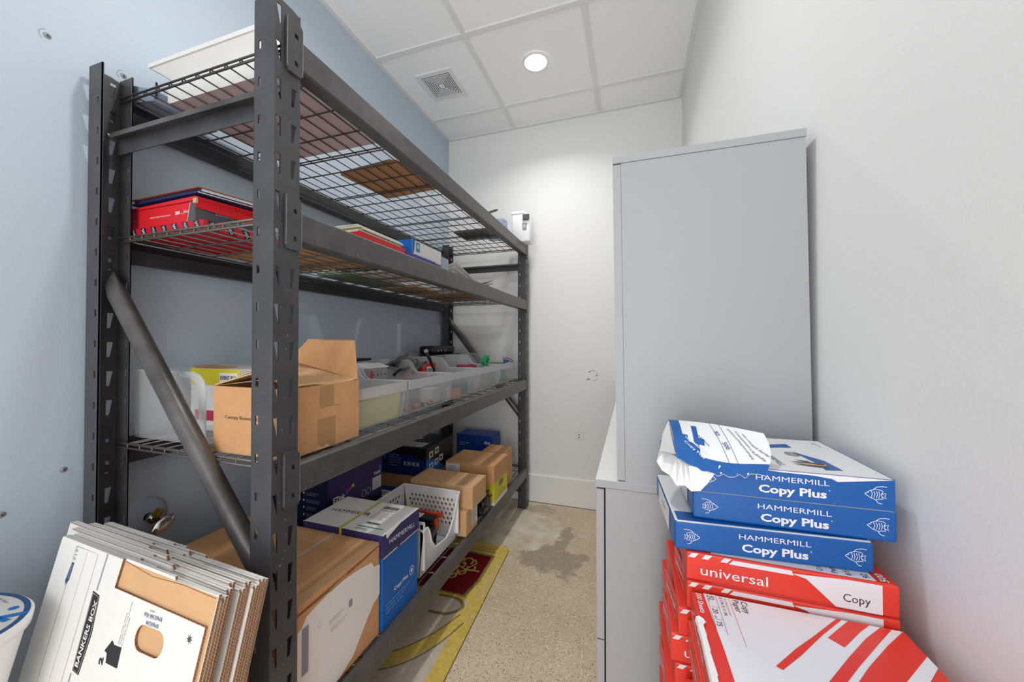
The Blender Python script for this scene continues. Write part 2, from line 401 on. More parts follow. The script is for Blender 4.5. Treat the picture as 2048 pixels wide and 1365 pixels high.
# ------------------------------------------------------------------ shelving rack
XF, XRr, Y0, Y1 = -.695, -1.345, .553, 2.49
ZT = 1.875; PZ = .0785
rack = thing('storage_rack', 'tall dark grey steel boltless rack with four wire shelves along the blue wall', 'shelving rack', (-1.02, 1.52, 0))
def upright(xo, side, y0, yd):
    """xo: outer face x, side +1 = open towards -x; y0 outer end, yd = +1 if the body extends to +y"""
    mb = MB(); th = .0024; nk = int(ZT/PZ)
    z0 = 1.469-PZ*18
    V_ = (0, 0, 1); X = lambda d: xo-side*d
    # web with paired V slots
    W = .062
    fw = Fr((xo, y0, 0), (0, yd, 0), V_); flip = fw.N.x*side < 0
    if flip: fw = Fr((xo-side*th, y0, 0), (0, yd, 0), V_)
    hol = []
    for k in range(24):
        z = z0+PZ*k
        if z > .04 and z < ZT-.01: hol.append([(.0035, z), (.0150, z), (.0158, z-.002), (.0158, z-.040), (.0125, z-.042)])
        z -= .001
        if z > .04 and z < ZT-.01: hol.append([(.0400, z), (.0530, z), (.0465, z-.040), (.0405, z-.041), (.0395, z-.039)])
    mb.plate(fw, [(.001, 0), (W-.001, 0), (W-.001, ZT-.004), (.040, ZT), (.001, ZT)], hol, th, M_steel)
    # two flanges with square holes
    for yy, n_ in ((y0, -1), (y0+yd*W, 1)):
        f = Fr((X(.001), yy, 0), (-side, 0, 0), V_)
        if (f.N.y*yd*n_) < 0: f = Fr((X(.001), yy-yd*n_*th, 0), (-side, 0, 0), V_)
        hs = []
        for k in range(24):
            z = z0+PZ*k-.004+.0*PZ
            if .04 < z < ZT-.02: hs.append([(.0365, z+.008), (.0365, z-.010), (.0445, z-.010), (.0445, z+.008)])
        mb.plate(f, [(0, 0), (.056, 0), (.056, ZT), (0, ZT)], hs, th, M_steel)
        mb.box(min(X(.057), X(.0546)), max(X(.057), X(.0546)), min(yy, yy-yd*n_*.004), max(yy, yy-yd*n_*.004), 0, ZT, M_steel)
        # rolled corner
        pts = [(X(0), yy-yd*n_*.001), (X(.0003), yy-yd*n_*.0003), (X(.001), yy)]
        for a, b_ in zip(pts, pts[1:]): mb.add([(a[0], a[1], 0), (b_[0], b_[1], 0), (b_[0], b_[1], ZT), (a[0], a[1], ZT)], [(0, 1, 2, 3)], M_steel)
    # foot plate
    mb.box(min(X(-.002), X(.062)), max(X(-.002), X(.062)), min(y0-yd*.002, y0+yd*.066), max(y0-yd*.002, y0+yd*.066), 0, .004, M_steel)
    # paint scuffs
    rnd = random.Random(int(abs(xo*999)+y0*77))
    for k in range(34):
        z = rnd.uniform(.3, 1.85); u = rnd.uniform(.018, .038); r = rnd.uniform(.0006, .0018)
        mb.stroke(Fr((xo, y0, 0), (0, yd, 0), V_) if not flip else Fr((xo, y0, 0), (0, yd, 0), V_), [(u, z), (u+r*.6, z-r*2)], r, M_scuff, .0003 if not flip else -.0003)
    return mb.build('upright', rack)
upright(XF, 1, Y0, 1); upright(XRr, -1, Y0, 1); upright(XF, 1, Y1, -1); upright(XRr, -1, Y1, -1)
BZ = [1.820, 1.439, .889, .281]
def beam(zt, front):
    mb = MB(); s = 1 if front else -1; xo = (XF+.005) if front else (XRr-.005); X = lambda d: xo-s*d
    H = .066; prof = [(0, -.004), (.004, 0), (.021, 0), (.024, -.003), (.024, -.026), (.040, -.028), (.042, -.031), (.042, -H+.003), (.039, -H), (.004, -H), (0, -H+.004)]
    ya, yb = Y0+.063, Y1-.063; n = len(prof)
    vs = [(X(a), ya, zt+b) for a, b in prof]+[(X(a), yb, zt+b) for a, b in prof]
    fs = [(i, (i+1) % n, n+(i+1) % n, n+i) for i in range(n)]+[tuple(range(n)), tuple(range(n, 2*n))]
    if not front: fs = [tuple(reversed(f)) for f in fs]
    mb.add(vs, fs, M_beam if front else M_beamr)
    fr = Fr((xo, ya, zt), (0, 1, 0), (0, 0, 1)); rnd = random.Random(int(zt*1000)+front)
    if front:
        for k in range(26):
            u = rnd.uniform(.0, 1.75); v = rnd.uniform(-.06, -.004); l = rnd.uniform(.001, .006)
            mb.stroke(fr, [(u, v), (u+rnd.uniform(-.001, .001), v-l)], rnd.uniform(.0006, .0014), M_scuff if k % 2 else M_grey, .0003)
    b = mb.build('beam', rack)
    for y0, yd in ((Y0, 1), (Y1, -1)):
        mc = MB(); f = Fr((xo+s*.0015, y0+yd*.024, zt), (0, yd*1, 0), (0, 0, 1)); 
        a0, a1 = .034, -.086
        out = [(0, a1+.008), (.006, a1), (.034, a1), (.038, a1+.006), (.038, a0-.012), (.028, a0), (.006, a0), (0, a0-.006)]
        hol = [[(.018, a0-.03), (.027, a0-.032), (.027, a0-.042), (.018, a0-.040)], [(.018, a1+.03), (.027, a1+.028), (.027, a1+.018), (.018, a1+.02)]]
        if yd < 0: f = Fr((xo+s*.0015, y0-.062, zt), (0, 1, 0), (0, 0, 1)); 
        mc.plate(f, out, hol, .005*f.N.x/abs(f.N.x)*s, M_steel)
        # worn edges
        f2 = Fr(f.O, f.U, f.V)
        for p, q_ in ((out[3], out[4]), (out[0], out[7])): mc.stroke(f2, [p, q_], .0012, M_scuff, .0004*s)
        mc.build('connector_plate', b)
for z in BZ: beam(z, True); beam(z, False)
XN = [-.745-.0025-.0505*k for k in range(11)]
def deck(zt, m):
    mb = MB(); zy = zt-.004; zx = zt-.0085; xa, xb = XF-.022, XRr+.022
    mb_y = [xa-.05-.0503*k for k in range(11)]
    for x in mb_y: mb.tube([(x, .608, zy), (x, 2.478, zy)], .0019, m, 6)
    for k in range(19):
        y = .610+.1037*k
        mb.tube([(xa, y, zt-.004), (xa-.02, y, zx), (xb+.02, y, zx), (xb, y, zt-.004)], .0024, m, 6)
        if k in (4, 7, 11, 14): mb.tube([(xa-.022, y+.009, zx-.003), (xb+.022, y+.009, zx-.003)], .0024, m, 6)
    for x in (xa-.028, xb+.028): mb.tube([(x, .612, zx-.004), (x, 2.474, zx-.004)], .0024, m, 6)
    for y, d in ((.604, .012), (2.482, .012)):
        mb.tube([(xa, y, zy), (xb, y, zy)], .0026, m, 6); mb.tube([(xa, y, zy-d), (xb, y, zy-d)], .0026, m, 6)
        for x in mb_y: mb.tube([(x, y, zy), (x, y, zy-d)], .0019, m, 5)
    return mb.build('wire_deck', rack, True)
for z, m in zip(BZ, (M_wiredark, M_wire, M_wire, M_wire)): deck(z, m)
for y, yd in ((Y0+.02, 1), (Y1-.02-.025, 1)):
    # channel-shaped top brace, a low twin, and the round diagonal tube
    for zt in (1.702, .14):
        mb = MB(); x0, x1 = XRr+.035, XF-.035
        mb.box(x0, x1, y, y+.026, zt-.0025, zt, M_tube).box(x0, x1, y+.0235, y+.026, zt-.045, zt-.0024, M_steel).box(x0, x1, y, y+.0025, zt-.012, zt-.0024, M_tube)
        mb.tube([(x0+.008, y-.004, zt-.006), (x0+.008, y+.004, zt-.006)], .006, M_zinc, 10)
        mb.build('cross_brace', rack)
    mb = MB(); a = Vector((-1.318, y+.012, 1.325)); b_ = Vector((-.722, y+.012, .612)); d = b_-a
    pts = [a+d*t for t in (0, .02, .07, .5, .93, .98, 1)]
    n = 20; base = len(mb.v); k0 = mb.mi(M_tube); dn = d.normalized(); up = Vector((0, 1, 0)); sd = dn.cross(up).normalized()
    for p, ry, rs in zip(pts, (.004, .012, .021, .021, .021, .012, .004), (.024, .023, .0215, .0215, .0215, .023, .024)):
        for k in range(n):
            t = 2*math.pi*k/n; mb.v.append(tuple(p+up*math.sin(t)*ry+sd*math.cos(t)*rs))
    for i in range(len(pts)-1):
        for k in range(n): mb.f.append((base+i*n+k, base+i*n+(k+1) % n, base+(i+1)*n+(k+1) % n, base+(i+1)*n+k)); mb.m.append(k0)
    for f_ in (tuple(base+k for k in reversed(range(n))), tuple(base+(len(pts)-1)*n+k for k in range(n))): mb.f.append(f_); mb.m.append(k0)
    mb.build('diagonal_brace', rack, True)

# ------------------------------------------------------------------ cabinets at right
CT = .865
def shear_lean(o, ang, pivot): 
    o.rotation_euler = (0, ang, 0)
ys = [(.793, 1.385), (1.385, 1.977), (1.977, 2.568)]
labs = ['near light grey base cabinet under the white counter', 'middle light grey base cabinet under the white counter', 'far light grey base cabinet against the back wall']
for (a, b_), lab in zip(ys, labs):
    t = thing('base_cabinet', lab, 'cabinet', (.13, (a+b_)/2, 0), 'grey base cabinets along the right wall')
    MB().box(-.053, XR-.004, a, b_-.001, 0, CT-.0175, M_cab).build('carcass', t)
    for z0, z1 in ((.04, .527), (.5295, CT-.021)):
        dr = MB().rbox((-.0645, (a+b_)/2, (z0+z1)/2), (.0082, (b_-a)/2-.002, (z1-z0)/2), .0008, M_cab, seg=1).build('drawer', t)
        MB().box(-.079, -.073, (a+b_)/2-.06, (a+b_)/2+.06, z1-.03, z1-.022, M_zinc).build('handle', dr)
    MB().box(-.0563, -.053, a+.002, b_-.002, .04, CT-.018, M_gap).build('gap_shade_strip', t)  # dark strip added in the open gap, stands in for its shade
tag(MB().rbox(((-.0745+XR-.001)/2, (.789+2.568)/2, CT-.008), ((XR-.001+.0745)/2, (2.568-.789)/2, .008), .001, M_cab, seg=1, mm={'+z': M_top}).build('countertop'), 'long thin countertop with white top running along the right wall', 'countertop')
t = thing('tall_cabinet', 'tall light grey cabinet standing on the counter by the right wall', 'cabinet', (.13, .79, CT))
def lean(p): x, y, z = p; return (x-(z-CT)*.0105, y, z)
def lbox(mb, x0, x1, y0, y1, z0, z1, m):
    return mb.hexa([lean(p) for p in [(x0, y0, z0), (x1, y0, z0), (x1, y1, z0), (x0, y1, z0), (x0, y0, z1), (x1, y0, z1), (x1, y1, z1), (x0, y1, z1)]], m)
lbox(MB(), -.013, .3095, .792, 1.60, CT+.0005, 1.529, M_cab).build('carcass', t)
lbox(MB(), -.0295, .3105, .790, 1.602, 1.5295, 1.544, M_cab).build('top_panel', t)
for y0, y1 in ((.792, 1.195), (1.198, 1.60)): 
    d = lbox(MB(), -.0295, -.0135, y0, y1, CT+.003, 1.527, M_cab).build('door', t)

# ------------------------------------------------------------------ generic carton
def carton(name, label, cat, x0, x1, y0, y1, z0, z1, m, mm=None, r=.0025, group=None, seam=None):
    t = thing(name, label, cat, ((x0+x1)/2, (y0+y1)/2, z0), group)
    mb = MB().rbox(((x0+x1)/2, (y0+y1)/2, (z0+z1)/2), ((x1-x0)/2, (y1-y0)/2, (z1-z0)/2), r, m, mm=mm)
    F = faces(x0, x1, y0, y1, z0, z1); W, D, H = x1-x0, y1-y0, z1-z0
    if seam == 'y':
        mb.rect(F[2], W/2-.001, W/2+.001, .003, D-.003, M_kraftd)
    if seam == 'x':
        mb.rect(F[2], .003, W-.003, D/2-.001, D/2+.001, M_kraftd)
    return t, mb, F, (W, D, H)
def fish(mb, fr, u, v, s, m, flip=1):
    P = lambda pts: [(u+flip*a*s, v+b*s) for a, b in pts]
    wd = .035*s
    mb.stroke(fr, P([(-.5, 0), (-.25, .2), (0, .3), (.25, .27), (.36, .2), (.28, .05), (.3, -.12), (.36, -.24), (.2, -.25), (0, -.3), (-.25, -.2), (-.5, 0)]), wd, m)
    mb.stroke(fr, P([(-.1, .27), (.05, .42), (.3, .48), (.55, .46)]), wd, m)
    mb.stroke(fr, P([(0, -.3), (.12, -.48), (.3, -.52)]), wd, m)
    mb.stroke(fr, P([(.3, .04), (.5, .12), (.44, -.04), (.5, -.2), (.3, -.1)]), wd, m)
    for a in (-.2, -.08, .04, .15): mb.stroke(fr, P([(a, .2), (a+.06, 0), (a, -.2)]), wd*.9, m)
    mb.stroke(fr, P([(-.36, .05), (-.33, .08)]), wd*1.2, m)

# ------------------------------------------------------------------ blue reams
RL, RD, RH = .2225, .178, .038
def ream_frame(x0, y0, ang, z0):
    U = Vector((math.cos(ang), math.sin(ang), 0)); V = Vector((-math.sin(ang), math.cos(ang), 0))
    return Vector((x0, y0, z0)), U, V
def ream(name, label, x0, y0, ang, z0, group, mside, mtop, deco, cut=False, L=RL, D=RD, H=RH, cat='paper ream', bulge=.0015):
    O, U, V = ream_frame(x0, y0, ang, z0); c = O+U*L/2+V*D/2+Vector((0, 0, H/2))
    t = thing(name, label, cat, tuple(O+U*L/2+V*D/2), group)
    rot = Matrix(((U.x, V.x, 0, 0), (U.y, V.y, 0, 0), (0, 0, 1, 0), (0, 0, 0, 1)))
    mb = MB()
    if not cut: mb.rbox(tuple(c), (L/2, D/2, H/2-.0003), .0028, mside, rot=rot, mm={'+z': mtop, '-z': mside})
    F = (Fr(O-V*.0001, U, (0, 0, 1)), Fr(O+V*D-U*.0001, -V, (0, 0, 1)), Fr(O+Vector((0, 0, H-.0003)), U, V), Fr(O+U*(L+.0001), V, (0, 0, 1)))
    deco(mb, F, t)
    mb.build('wrapper', t)
    return t
def blue_front(mb, F, t=None, first=True):
    f = F[0]
    mb.text(f, 'HAMMERMILL', .0068, .117, .0270, M_lilac, wid=.080, bold=.004)
    mb.text(f, 'Copy Plus', .0098, .117, .0130, M_lilac, wid=.074, bold=.032)
    mb.text(f, '\u00ae', .002, .157, .018, M_lilac)
    fish(mb, f, .021, .019, .019, M_lilac, -1); fish(mb, f, .203, .019, .021, M_lilac, 1)
def blue_plain(mb, F, t):
    blue_front(mb, F)
    mb.rect(F[2], .004, RL-.004, .004, .03, M_rblue); 
    mb.rect(F[1], .03, .135, .003, .035, M_rwhite); mb.text(F[1], 'copy plus', .006, .085, .02, M_ink)
blue_z = [.876, .914, .952]
ream('paper_ream', 'blue-wrapped copy paper ream, lowest of the three blue ones', .0550, .5405, .069, blue_z[0], 'blue copy paper reams', M_rblue, M_rwhite, blue_plain)
ream('paper_ream', 'blue-wrapped copy paper ream in the middle of the three blue ones', .0794, .5557, .022, blue_z[1], 'blue copy paper reams', M_rblue, M_rwhite, blue_plain)
def blue_torn(mb, F, t):
    f, sd, tp, rt = F; L, D, H = RL, RD, RH
    # paper block inside
    O = f.O
    def P(u, v, z): return tuple(O+f.U*u+(-f.N)*v+Vector((0, 0, z)))
    # front wrapper with a torn left end
    tear = [(.030, H), (.027, .030), (.022, .024), (.0185, .0165), (.0125, .004), (.010, .0005)]
    pts = [(L, .001), (L, H)]+tear
    mb.plate(f, pts[::-1] if False else [(.010, .0005), (L, .0005), (L, H)]+tear[:-1], [], .0008, M_rblue)
    # right, back, bottom
    mb.plate(rt, [(0, .0005), (D, .0005), (D, H), (0, H)], [], .0008, M_rblue)
    bk = Fr(O+(-f.N)*D+f.U*L, -f.U, (0, 0, 1)); mb.plate(bk, [(0, 0), (L, 0), (L, H), (0, H)], [], .0008, M_rblue)
    # top sheet, torn towards the left
    top = [(.030, .001), (L, .001), (L, D), (.05, D), (.062, .13), (.074, .095), (.066, .06), (.045, .03)]
    mb.plate(tp, top, [], .0006, M_rwhite)
    # printed front band: the blue creeps over the front edge
    mb.dec(tp, [(.031, .0015), (.09, .0015), (.12, -.0), (L-.001, .0015), (L-.001, .002), (L-.045, .0025), (L-.062, .014), (.14, .009), (.10, .018), (.05, .03)], M_rblue, .0003) if False else None
    mb.dec(f, [(.081, H-.0004), (.105, H-.0022), (.141, H-.0030), (.160, H-.0052), (.1655, H-.0082), (L-.001, H-.0004)], M_rwhite, .0006)
    mb.dec(tp, [(.120, .105), (.133, .130), (.163, .143), (.1635, .122), (.140, .116)], M_rblue, .0004)
    mb.dec(tp, [(.1550, .098), (.1666, .0785), (.1788, .060), (.1817, .021), (.161, .017), (.1645, .040), (.160, .066)], M_rblue, .0004)
    mb.text(tp, 'HAMMERMILL', .0078, .1150, .060, M_charcoal, rot=R(-88), wid=.078)
    for k in range(6): mb.stroke(tp, [(.149+(.0085-.0013*k)*math.cos(R(a)), .083+(.012-.0018*k)*math.sin(R(a))) for a in range(0, 361, 30)], .0006, M_ink, .0006)
    for k, (m_, dv) in enumerate(((M_charcoal, .006), (M_kraft2, 0), (M_charcoal, -.006))): mb.dec(tp, [(.131, .040+dv), (.150, .040+dv), (.172, .040+dv), (.168, .031+dv), (.150, .034+dv)], m_, .0007)
    mb.dec(tp, [(.140, .055), (.156, .052), (.158, .046), (.150, .049)], M_charcoal, .0007)
    mb.text(tp, 'made in usa', .0035, .2080, .150, M_ink, rot=R(-85), wid=.026)
    blue_front(mb, F)
    MB().rbox(tuple(P(L/2+.001, D/2, H/2)) , (L/2-.004, D/2-.003, H/2-.0015), .001, M_white, rot=Matrix(((f.U.x, -f.N.x, 0, 0), (f.U.y, -f.N.y, 0, 0), (0, 0, 1, 0), (0, 0, 0, 1)))).build('paper_sheets', t)
    # torn white inner layer hanging at the left front corner
    m2 = MB(); 
    g = lambda a, b, c: P(a, b, c)
    outer = [(.036, -.002, H-.001), (.030, -.0035, .030), (.025, -.0045, .022), (.018, -.0055, .012), (.010, -.006, .0025), (-.001, -.005, .0005), (-.008, -.001, .006), (-.018, .006, .002), (-.024, .020, .010), (-.034, .035, .012), (-.040, .050, .020)]
    inner = [(.034, .004, H+.001), (.028, .004, H-.002), (.020, .003, H-.004), (.012, .002, H-.006), (.004, .002, H-.006), (-.002, .004, H-.006), (-.006, .012, H-.006), (-.010, .020, H-.006), (-.014, .034, H-.004), (-.020, .048, H-.003), (-.026, .062, H)]
    for i in range(len(outer)-1): m2.poly([g(*outer[i]), g(*outer[i+1]), g(*inner[i+1]), g(*inner[i])], M_white)
    vs = [g(-.026, .062, H), g(-.040, .05, .02), g(-.030, .10, .03), g(-.02, .12, H)]; m2.poly(vs, M_white)
    m2.build('torn_wrapper_edge', t)
    # the big flap of wrapper folded up and curling to the front
    m3 = MB(); nu, nv = 16, 14; base = len(m3.v)
    def flap(a, b):   # a 0 left..1 right, b 0 far/top .. 1 near/bottom edge
        TLp, TRp = Vector((.056, .640, 1.030)), Vector((.172, .585, 1.030)); BLp, BRp = Vector((.060, .563, .992)), Vector((.158, .5480, .9865))
        p = (TLp.lerp(TRp, a)).lerp(BLp.lerp(BRp, a), b)
        bul = math.sin(math.pi*b)*(.012*(1-a)+.004); p = p+Vector((0, -bul*.4, bul*.5))
        p.z += -.010*math.sin(math.pi*a)*b+.003*(1-b)*math.sin(math.pi*a); p.y += -.010*a*b*(1-a)*3
        if b > .93: p.z += .002*math.sin(a*37)+.0015*math.sin(a*61); 
        if a > .9: p.x += .012*math.sin(b*math.pi*.8)*(a-.9)*8
        return p
    for i in range(nu+1):
        for j in range(nv+1): m3.v.append(tuple(flap(i/nu, j/nv)))
    m3.v += [tuple(Vector(p)+Vector((0, .0004, -.0009))) for p in m3.v]
    half = (nu+1)*(nv+1)
    for i in range(nu):
        for j in range(nv):
            q = (i*(nv+1)+j, (i+1)*(nv+1)+j, (i+1)*(nv+1)+j+1, i*(nv+1)+j+1)
            bl = ((j+.5)/nv > .80) or ((i+.5)/nu < .12+.10*(j/nv) ) or ((j+.5)/nv > .55 and (i+.5)/nu < .30)
            if (i+.5)/nu > .28 and (i+.5)/nu < .28+.16*(j+.5)/nv and .12 < (j+.5)/nv < .6: bl = True
            m3.f.append(tuple(reversed(q))); m3.m.append(m3.mi(M_rblue if bl else M_rwhite))
            m3.f.append(tuple(half+k for k in q)); m3.m.append(m3.mi(M_white))
    # print on the flap follows its surface
    def ftext(txt, cap, a0, b0, ang, m_, wid):
        vs, fs, xa, xb = text_geo(txt, .01, 0); k = wid/max(1e-6, xb-xa); ca, sa = math.cos(ang), math.sin(ang); out = []
        for x, y in vs:
            x = (x-xa)*k; y = (y-.36)*cap/.72
            du = (x*ca-y*sa)/.118; dv = -(x*sa+y*ca)/.075
            p = flap(min(1, max(0, a0+du)), min(1, max(0, b0+dv))); out.append(p+Vector((-.0004, -.0006, .0010)))
        m3.add(out, fs, m_)
    ftext('92', .006, .52, .20, R(-62), M_inkblue, .008); ftext('500', .006, .60, .42, R(-62), M_inkblue, .011)
    for da in (.46, .56): 
        for bb in [k/12 for k in range(10)]:
            p, q2 = flap(min(1, da+bb*.22), bb), flap(min(1, da+(bb+.083)*.22), bb+.083); o_ = Vector((-.0004, -.0006, .001))
            m3.add([p+o_, q2+o_, q2+o_+Vector((.0006, 0, 0)), p+o_+Vector((.0006, 0, 0))], [(0, 1, 2, 3)], M_inkblue)
    for k, tx in enumerate(('premium printing and packaging', 'A ream guaranteed to be jam-free', 'with a moisture barrier sheet')): ftext(tx, .0028, .66+.07*k, .08+.03*k, R(-58), M_charcoal, .055)
    ftext('HAMMERMILL', .004, .16, .50, R(-30), M_lilac, .034); ftext('Copy Plus', .004, .14, .60, R(-30), M_lilac, .03); ftext('matte finish', .003, .30, .35, R(-45), M_charcoal, .022)
    m3.build('torn_flap', t, True)
    # left remnant of blue wrapper standing up from the corner
    m4 = MB(); q0 = [(.050, .600, .993), (.0455, .600, 1.010), (.050, .640, 1.030), (.056, .640, 1.030), (.058, .575, .994)]
    m4.poly([Vector(p) for p in [(.0440, .640, .996), (.0400, .600, .990), (.0455, .615, 1.012), (.056, .640, 1.031), (.060, .655, 1.0)]], M_rblue)
    m4.poly([Vector(p) for p in [(.0400, .600, .990), (.060, .577, .993), (.057, .600, 1.012), (.056, .638, 1.030), (.0455, .615, 1.012)]], M_lgrey)
    m4.build('torn_side', t)
ream('paper_ream', 'torn-open blue and white copy paper ream on top of the stack', .0772, .5545, .026, .952, 'blue copy paper reams', M_rblue, M_rwhite, blue_torn, cut=True)

# ------------------------------------------------------------------ red reams
def red_front(mb, F, t=None):
    f = F[0]; H = RH
    mb.dec(f, [(.118, H-.006), (.175, H-.002), (.206, H-.002), (.206, .002), (.162, .002), (.133, .0285)], M_rwhite)
    mb.dec(f, [(.055, H-.0025), (.118, H-.0025), (.12, H-.008), (.05, H-.008)], M_rwhite)
    for u in (.002, .018, .040): mb.dec(f, [(u+.005, H-.001), (u+.013, H-.001), (u+.008, H-.007), (u, H-.007)], M_rwhite)
    mb.text(f, 'universal', .0125, .055, .0165, M_rwhite, wid=.076, bold=.004)
    mb.text(f, 'Copy', .0095, .182, .0150, M_ink, wid=.026)
    sd = F[1]
    mb.text(sd, 'universal', .010, .07, .018, M_rwhite, wid=.07); mb.rect(sd, .02, .15, .004, .006, M_rwhite); mb.rect(sd, .02, .15, .032, .0335, M_rwhite)
def red_top(mb, F, t=None):
    # text of the wrapper face running towards the right-hand end
    tp = F[2]; mb.rect(tp, .03, RL-.02, .003, RD-.003, M_rwhite, .0003)
    for k, s_ in enumerate(('Copy', 'Paper', '8.5 IN X 11 IN')): mb.text(tp, s_, .006, .150+.014*k, .006, M_ink, rot=R(90), al='L')
    mb.text(tp, '92', .007, .195, .006, M_ink, rot=R(90), al='L')
    mb.text(F[2], '500', .008, .211, .004, M_rwhite, rot=R(90), al='L', bold=.03)
def red_ream_back(mb, F, t): red_front(mb, F); red_top(mb, F)
zz = .876-RH; offs = [(.0686, .5400, -.012), (.0686, .5385, -.010), (.058, .5385, .0), (.050, .5390, .0)]
protoB = None
def dup(root, loc, rotz, label, group):
    r = root.copy(); COL.objects.link(r); r.location = loc; r.rotation_euler = (0, 0, rotz); r['label'] = label; r['group'] = group
    for ch in root.children:
        c = ch.copy(); COL.objects.link(c); c.parent = r
    return r
backlab = ['red and white copy paper ream directly under the blue reams', 'red copy paper ream second below the blue ones, wedged behind the front pile', 'red copy paper ream with bulging end, third below the blue reams']
k = 0; z = zz
base_back = None
while z > -.001:
    if k < 3:
        x, y, a = offs[k]; tt = ream('paper_ream', backlab[k], x, y, a, z, 'red copy paper reams in the back pile', M_rred, M_rred, red_ream_back)
        if base_back is None: base_back = tt; bl0 = Vector(tt.location)
        # folded end flap standing off the left side
        if k < 3:
            O, U, V = ream_frame(x, y, a, z); m_ = MB(); P = lambda u, v, w: tuple(O+U*u+V*v+Vector((0, 0, w)))
            sd = .004+.002*k
            m_.plate(Fr(O-U*sd+V*.095, -V+U*.12, (0, 0, 1)), [(0, .002), (.075, .002), (.075, .034), (.03, RH-.001), (0, RH-.001)], [], .0008, M_rred)
            ff = Fr(O-U*sd+V*.095, -V+U*.12, (0, 0, 1)); m_.text(ff, 'universal', .010, .04, .019, M_rwhite, wid=.055, n=.001); m_.stroke(ff, [(.004, .006), (.072, .006)], .001, M_rwhite, .001); m_.stroke(ff, [(.004, .033), (.04, .033)], .001, M_rwhite, .001)
            m_.build('end_flap', tt)
    else:
        dx = -.020+.006*math.sin(k*2.1)
        nb = dup(base_back, (bl0.x+dx, bl0.y+.001, z), 0, 'red copy paper ream low in the back pile against the cabinet', 'red copy paper reams in the back pile')
    z -= RH; k += 1
# front pile: long side away from the viewer, printed face up
FX0, FX1, FY0, FY1 = .0725, .290, .30, .531
def red_front_pile(mb, F, t, detail=True):
    pass
def front_ream(z0, dx, top, label):
    L, D, H = FX1-FX0, FY1-FY0, RH
    t = thing('paper_ream', label, 'paper ream', ((FX0+FX1)/2+dx, (FY0+FY1)/2, z0), 'red copy paper reams in the front pile')
    mb = MB().rbox(((FX0+FX1)/2+dx, (FY0+FY1)/2, z0+H/2), (L/2, D/2, H/2-.0002), .0028, M_rred)
    sd = Fr((FX0+dx, FY1, z0), (0, -1, 0), (0, 0, 1))
    mb.text(sd, 'universal', .011, .055, .020, M_rwhite, wid=.07, n=.0006); mb.stroke(sd, [(.01, .006), (.20, .006)], .001, M_rwhite); mb.stroke(sd, [(.10, .032), (.20, .032)], .001, M_rwhite)
    mb.lines(sd, .12, .2, .012, .028, 4, M_rwhite, seed=int(z0*1000))
    tp = Fr((FX0+dx, FY1, z0+H-.0002), (1, 0, 0), (0, 1, 0))   # v negative = towards the camera
    if top:
        mb.dec(tp, [(.0145, -.0015), (L-.001, -.0015), (L-.001, -D+.003), (.0225, -D+.003), (.0195, -.09)], M_rwhite, .0004)
        def tx(s_, cap, u, v, m_, **k): mb.text(tp, s_, cap, u, v, m_, rot=R(-90), al='L', **k)
        tx('500 Sheets', .0062, .0085, -.004, M_rwhite, wid=.036, bold=.02)
        tx('92', .0062, .0228, -.004, M_ink); tx('20', .0062, .0228, -.028, M_ink); tx('LB', .0026, .0212, -.040, M_ink); tx('75', .0062, .0228, -.049, M_ink)
        tx('BRIGHTNESS', .0016, .0190, -.004, M_grey)
        mb.stroke(tp, [(.0282, -.003), (.0282, -.068)], .0004, M_ink); mb.stroke(tp, [(.0178, -.003), (.0178, -.062)], .0004, M_ink)
        for v in (-.0245, -.0455): mb.stroke(tp, [(.0185, v), (.0275, v)], .0004, M_ink)
        tx('8.5 IN X 11 IN', .0040, .0335, -.004, M_charcoal, wid=.032); tx('215.9 MM X 279.4 MM', .0025, .0382, -.004, M_grey, wid=.030)
        mb.stroke(tp, [(.0430, -.003), (.0430, -.080)], .0005, M_rred)
        tx('Paper', .0075, .0500, -.004, M_ink, wid=.022); tx('Copy', .0075, .0590, -.004, M_ink, wid=.021)
        # the diagonal stripes
        mb.dec(tp, [(.155, -.0015), (.160, -.0015), (.129, -.034), (.093, -.075), (.069, -.100), (.064, -.097), (.092, -.066), (.118, -.040)], M_rred, .0007)
        mb.dec(tp, [(.166, -.0015), (.186, -.0015), (.170, -.017), (.142, -.048), (.1315, -.038), (.146, -.0225)], M_rred, .0007)
        mb.dec(tp, [(.196, -.0015), (.206, -.0015), (.1767, -.034), (.143, -.072), (.1165, -.103), (.075, -.155), (.060, -.155), (.101, -.107), (.139, -.062), (.170, -.027)], M_rred, .0007)
        mb.dec(tp, [(.2160, -.0015), (L-.001, -.0015), (L-.001, -.20), (.075, -.20), (.0800, -.155), (.1265, -.100), (.1524, -.069), (.187, -.031)], M_rred, .0007)
        mb.dec(tp, [(.2165, -.0360), (.2165, -.0500), (.1870, -.084), (.140, -.135), (.127, -.135), (.176, -.079)], M_rwhite, .0010)
    mb.build('wrapper', t)
    if top:
        # strip where the wrapper has split open along the left edge
        e = MB(); pts = [(.0005, -.050, .0015), (.0010, -.054, .0062), (.0015, -.059, .0066), (.0010, -.063, .0040), (.002, -.080, .0032), (.0015, -.100, .0036), (.0015, -.130, .0045), (.0025, -.165, .003), (.001, -.20, .003)]
        for (u, v, w_), (u2, v2, w2) in zip(pts, pts[1:]):
            e.poly([tp(u-.002, v, .0012), tp(u2-.002, v2, .0012), tp(u2+w2, v2, .0030), tp(u+w_*.8, v, .0030)], M_white)
            e.poly([tp(u-.003, v, -.004), tp(u2-.003, v2, -.004), tp(u2-.002, v2, .0012), tp(u-.002, v, .0012)], M_white)
        e.build('split_wrapper_edge', t)
    return t
flab = ['large red and white copy paper ream face up on top of the front pile', 'red copy paper ream second from the top of the front pile', 'red copy paper ream third from the top of the front pile']
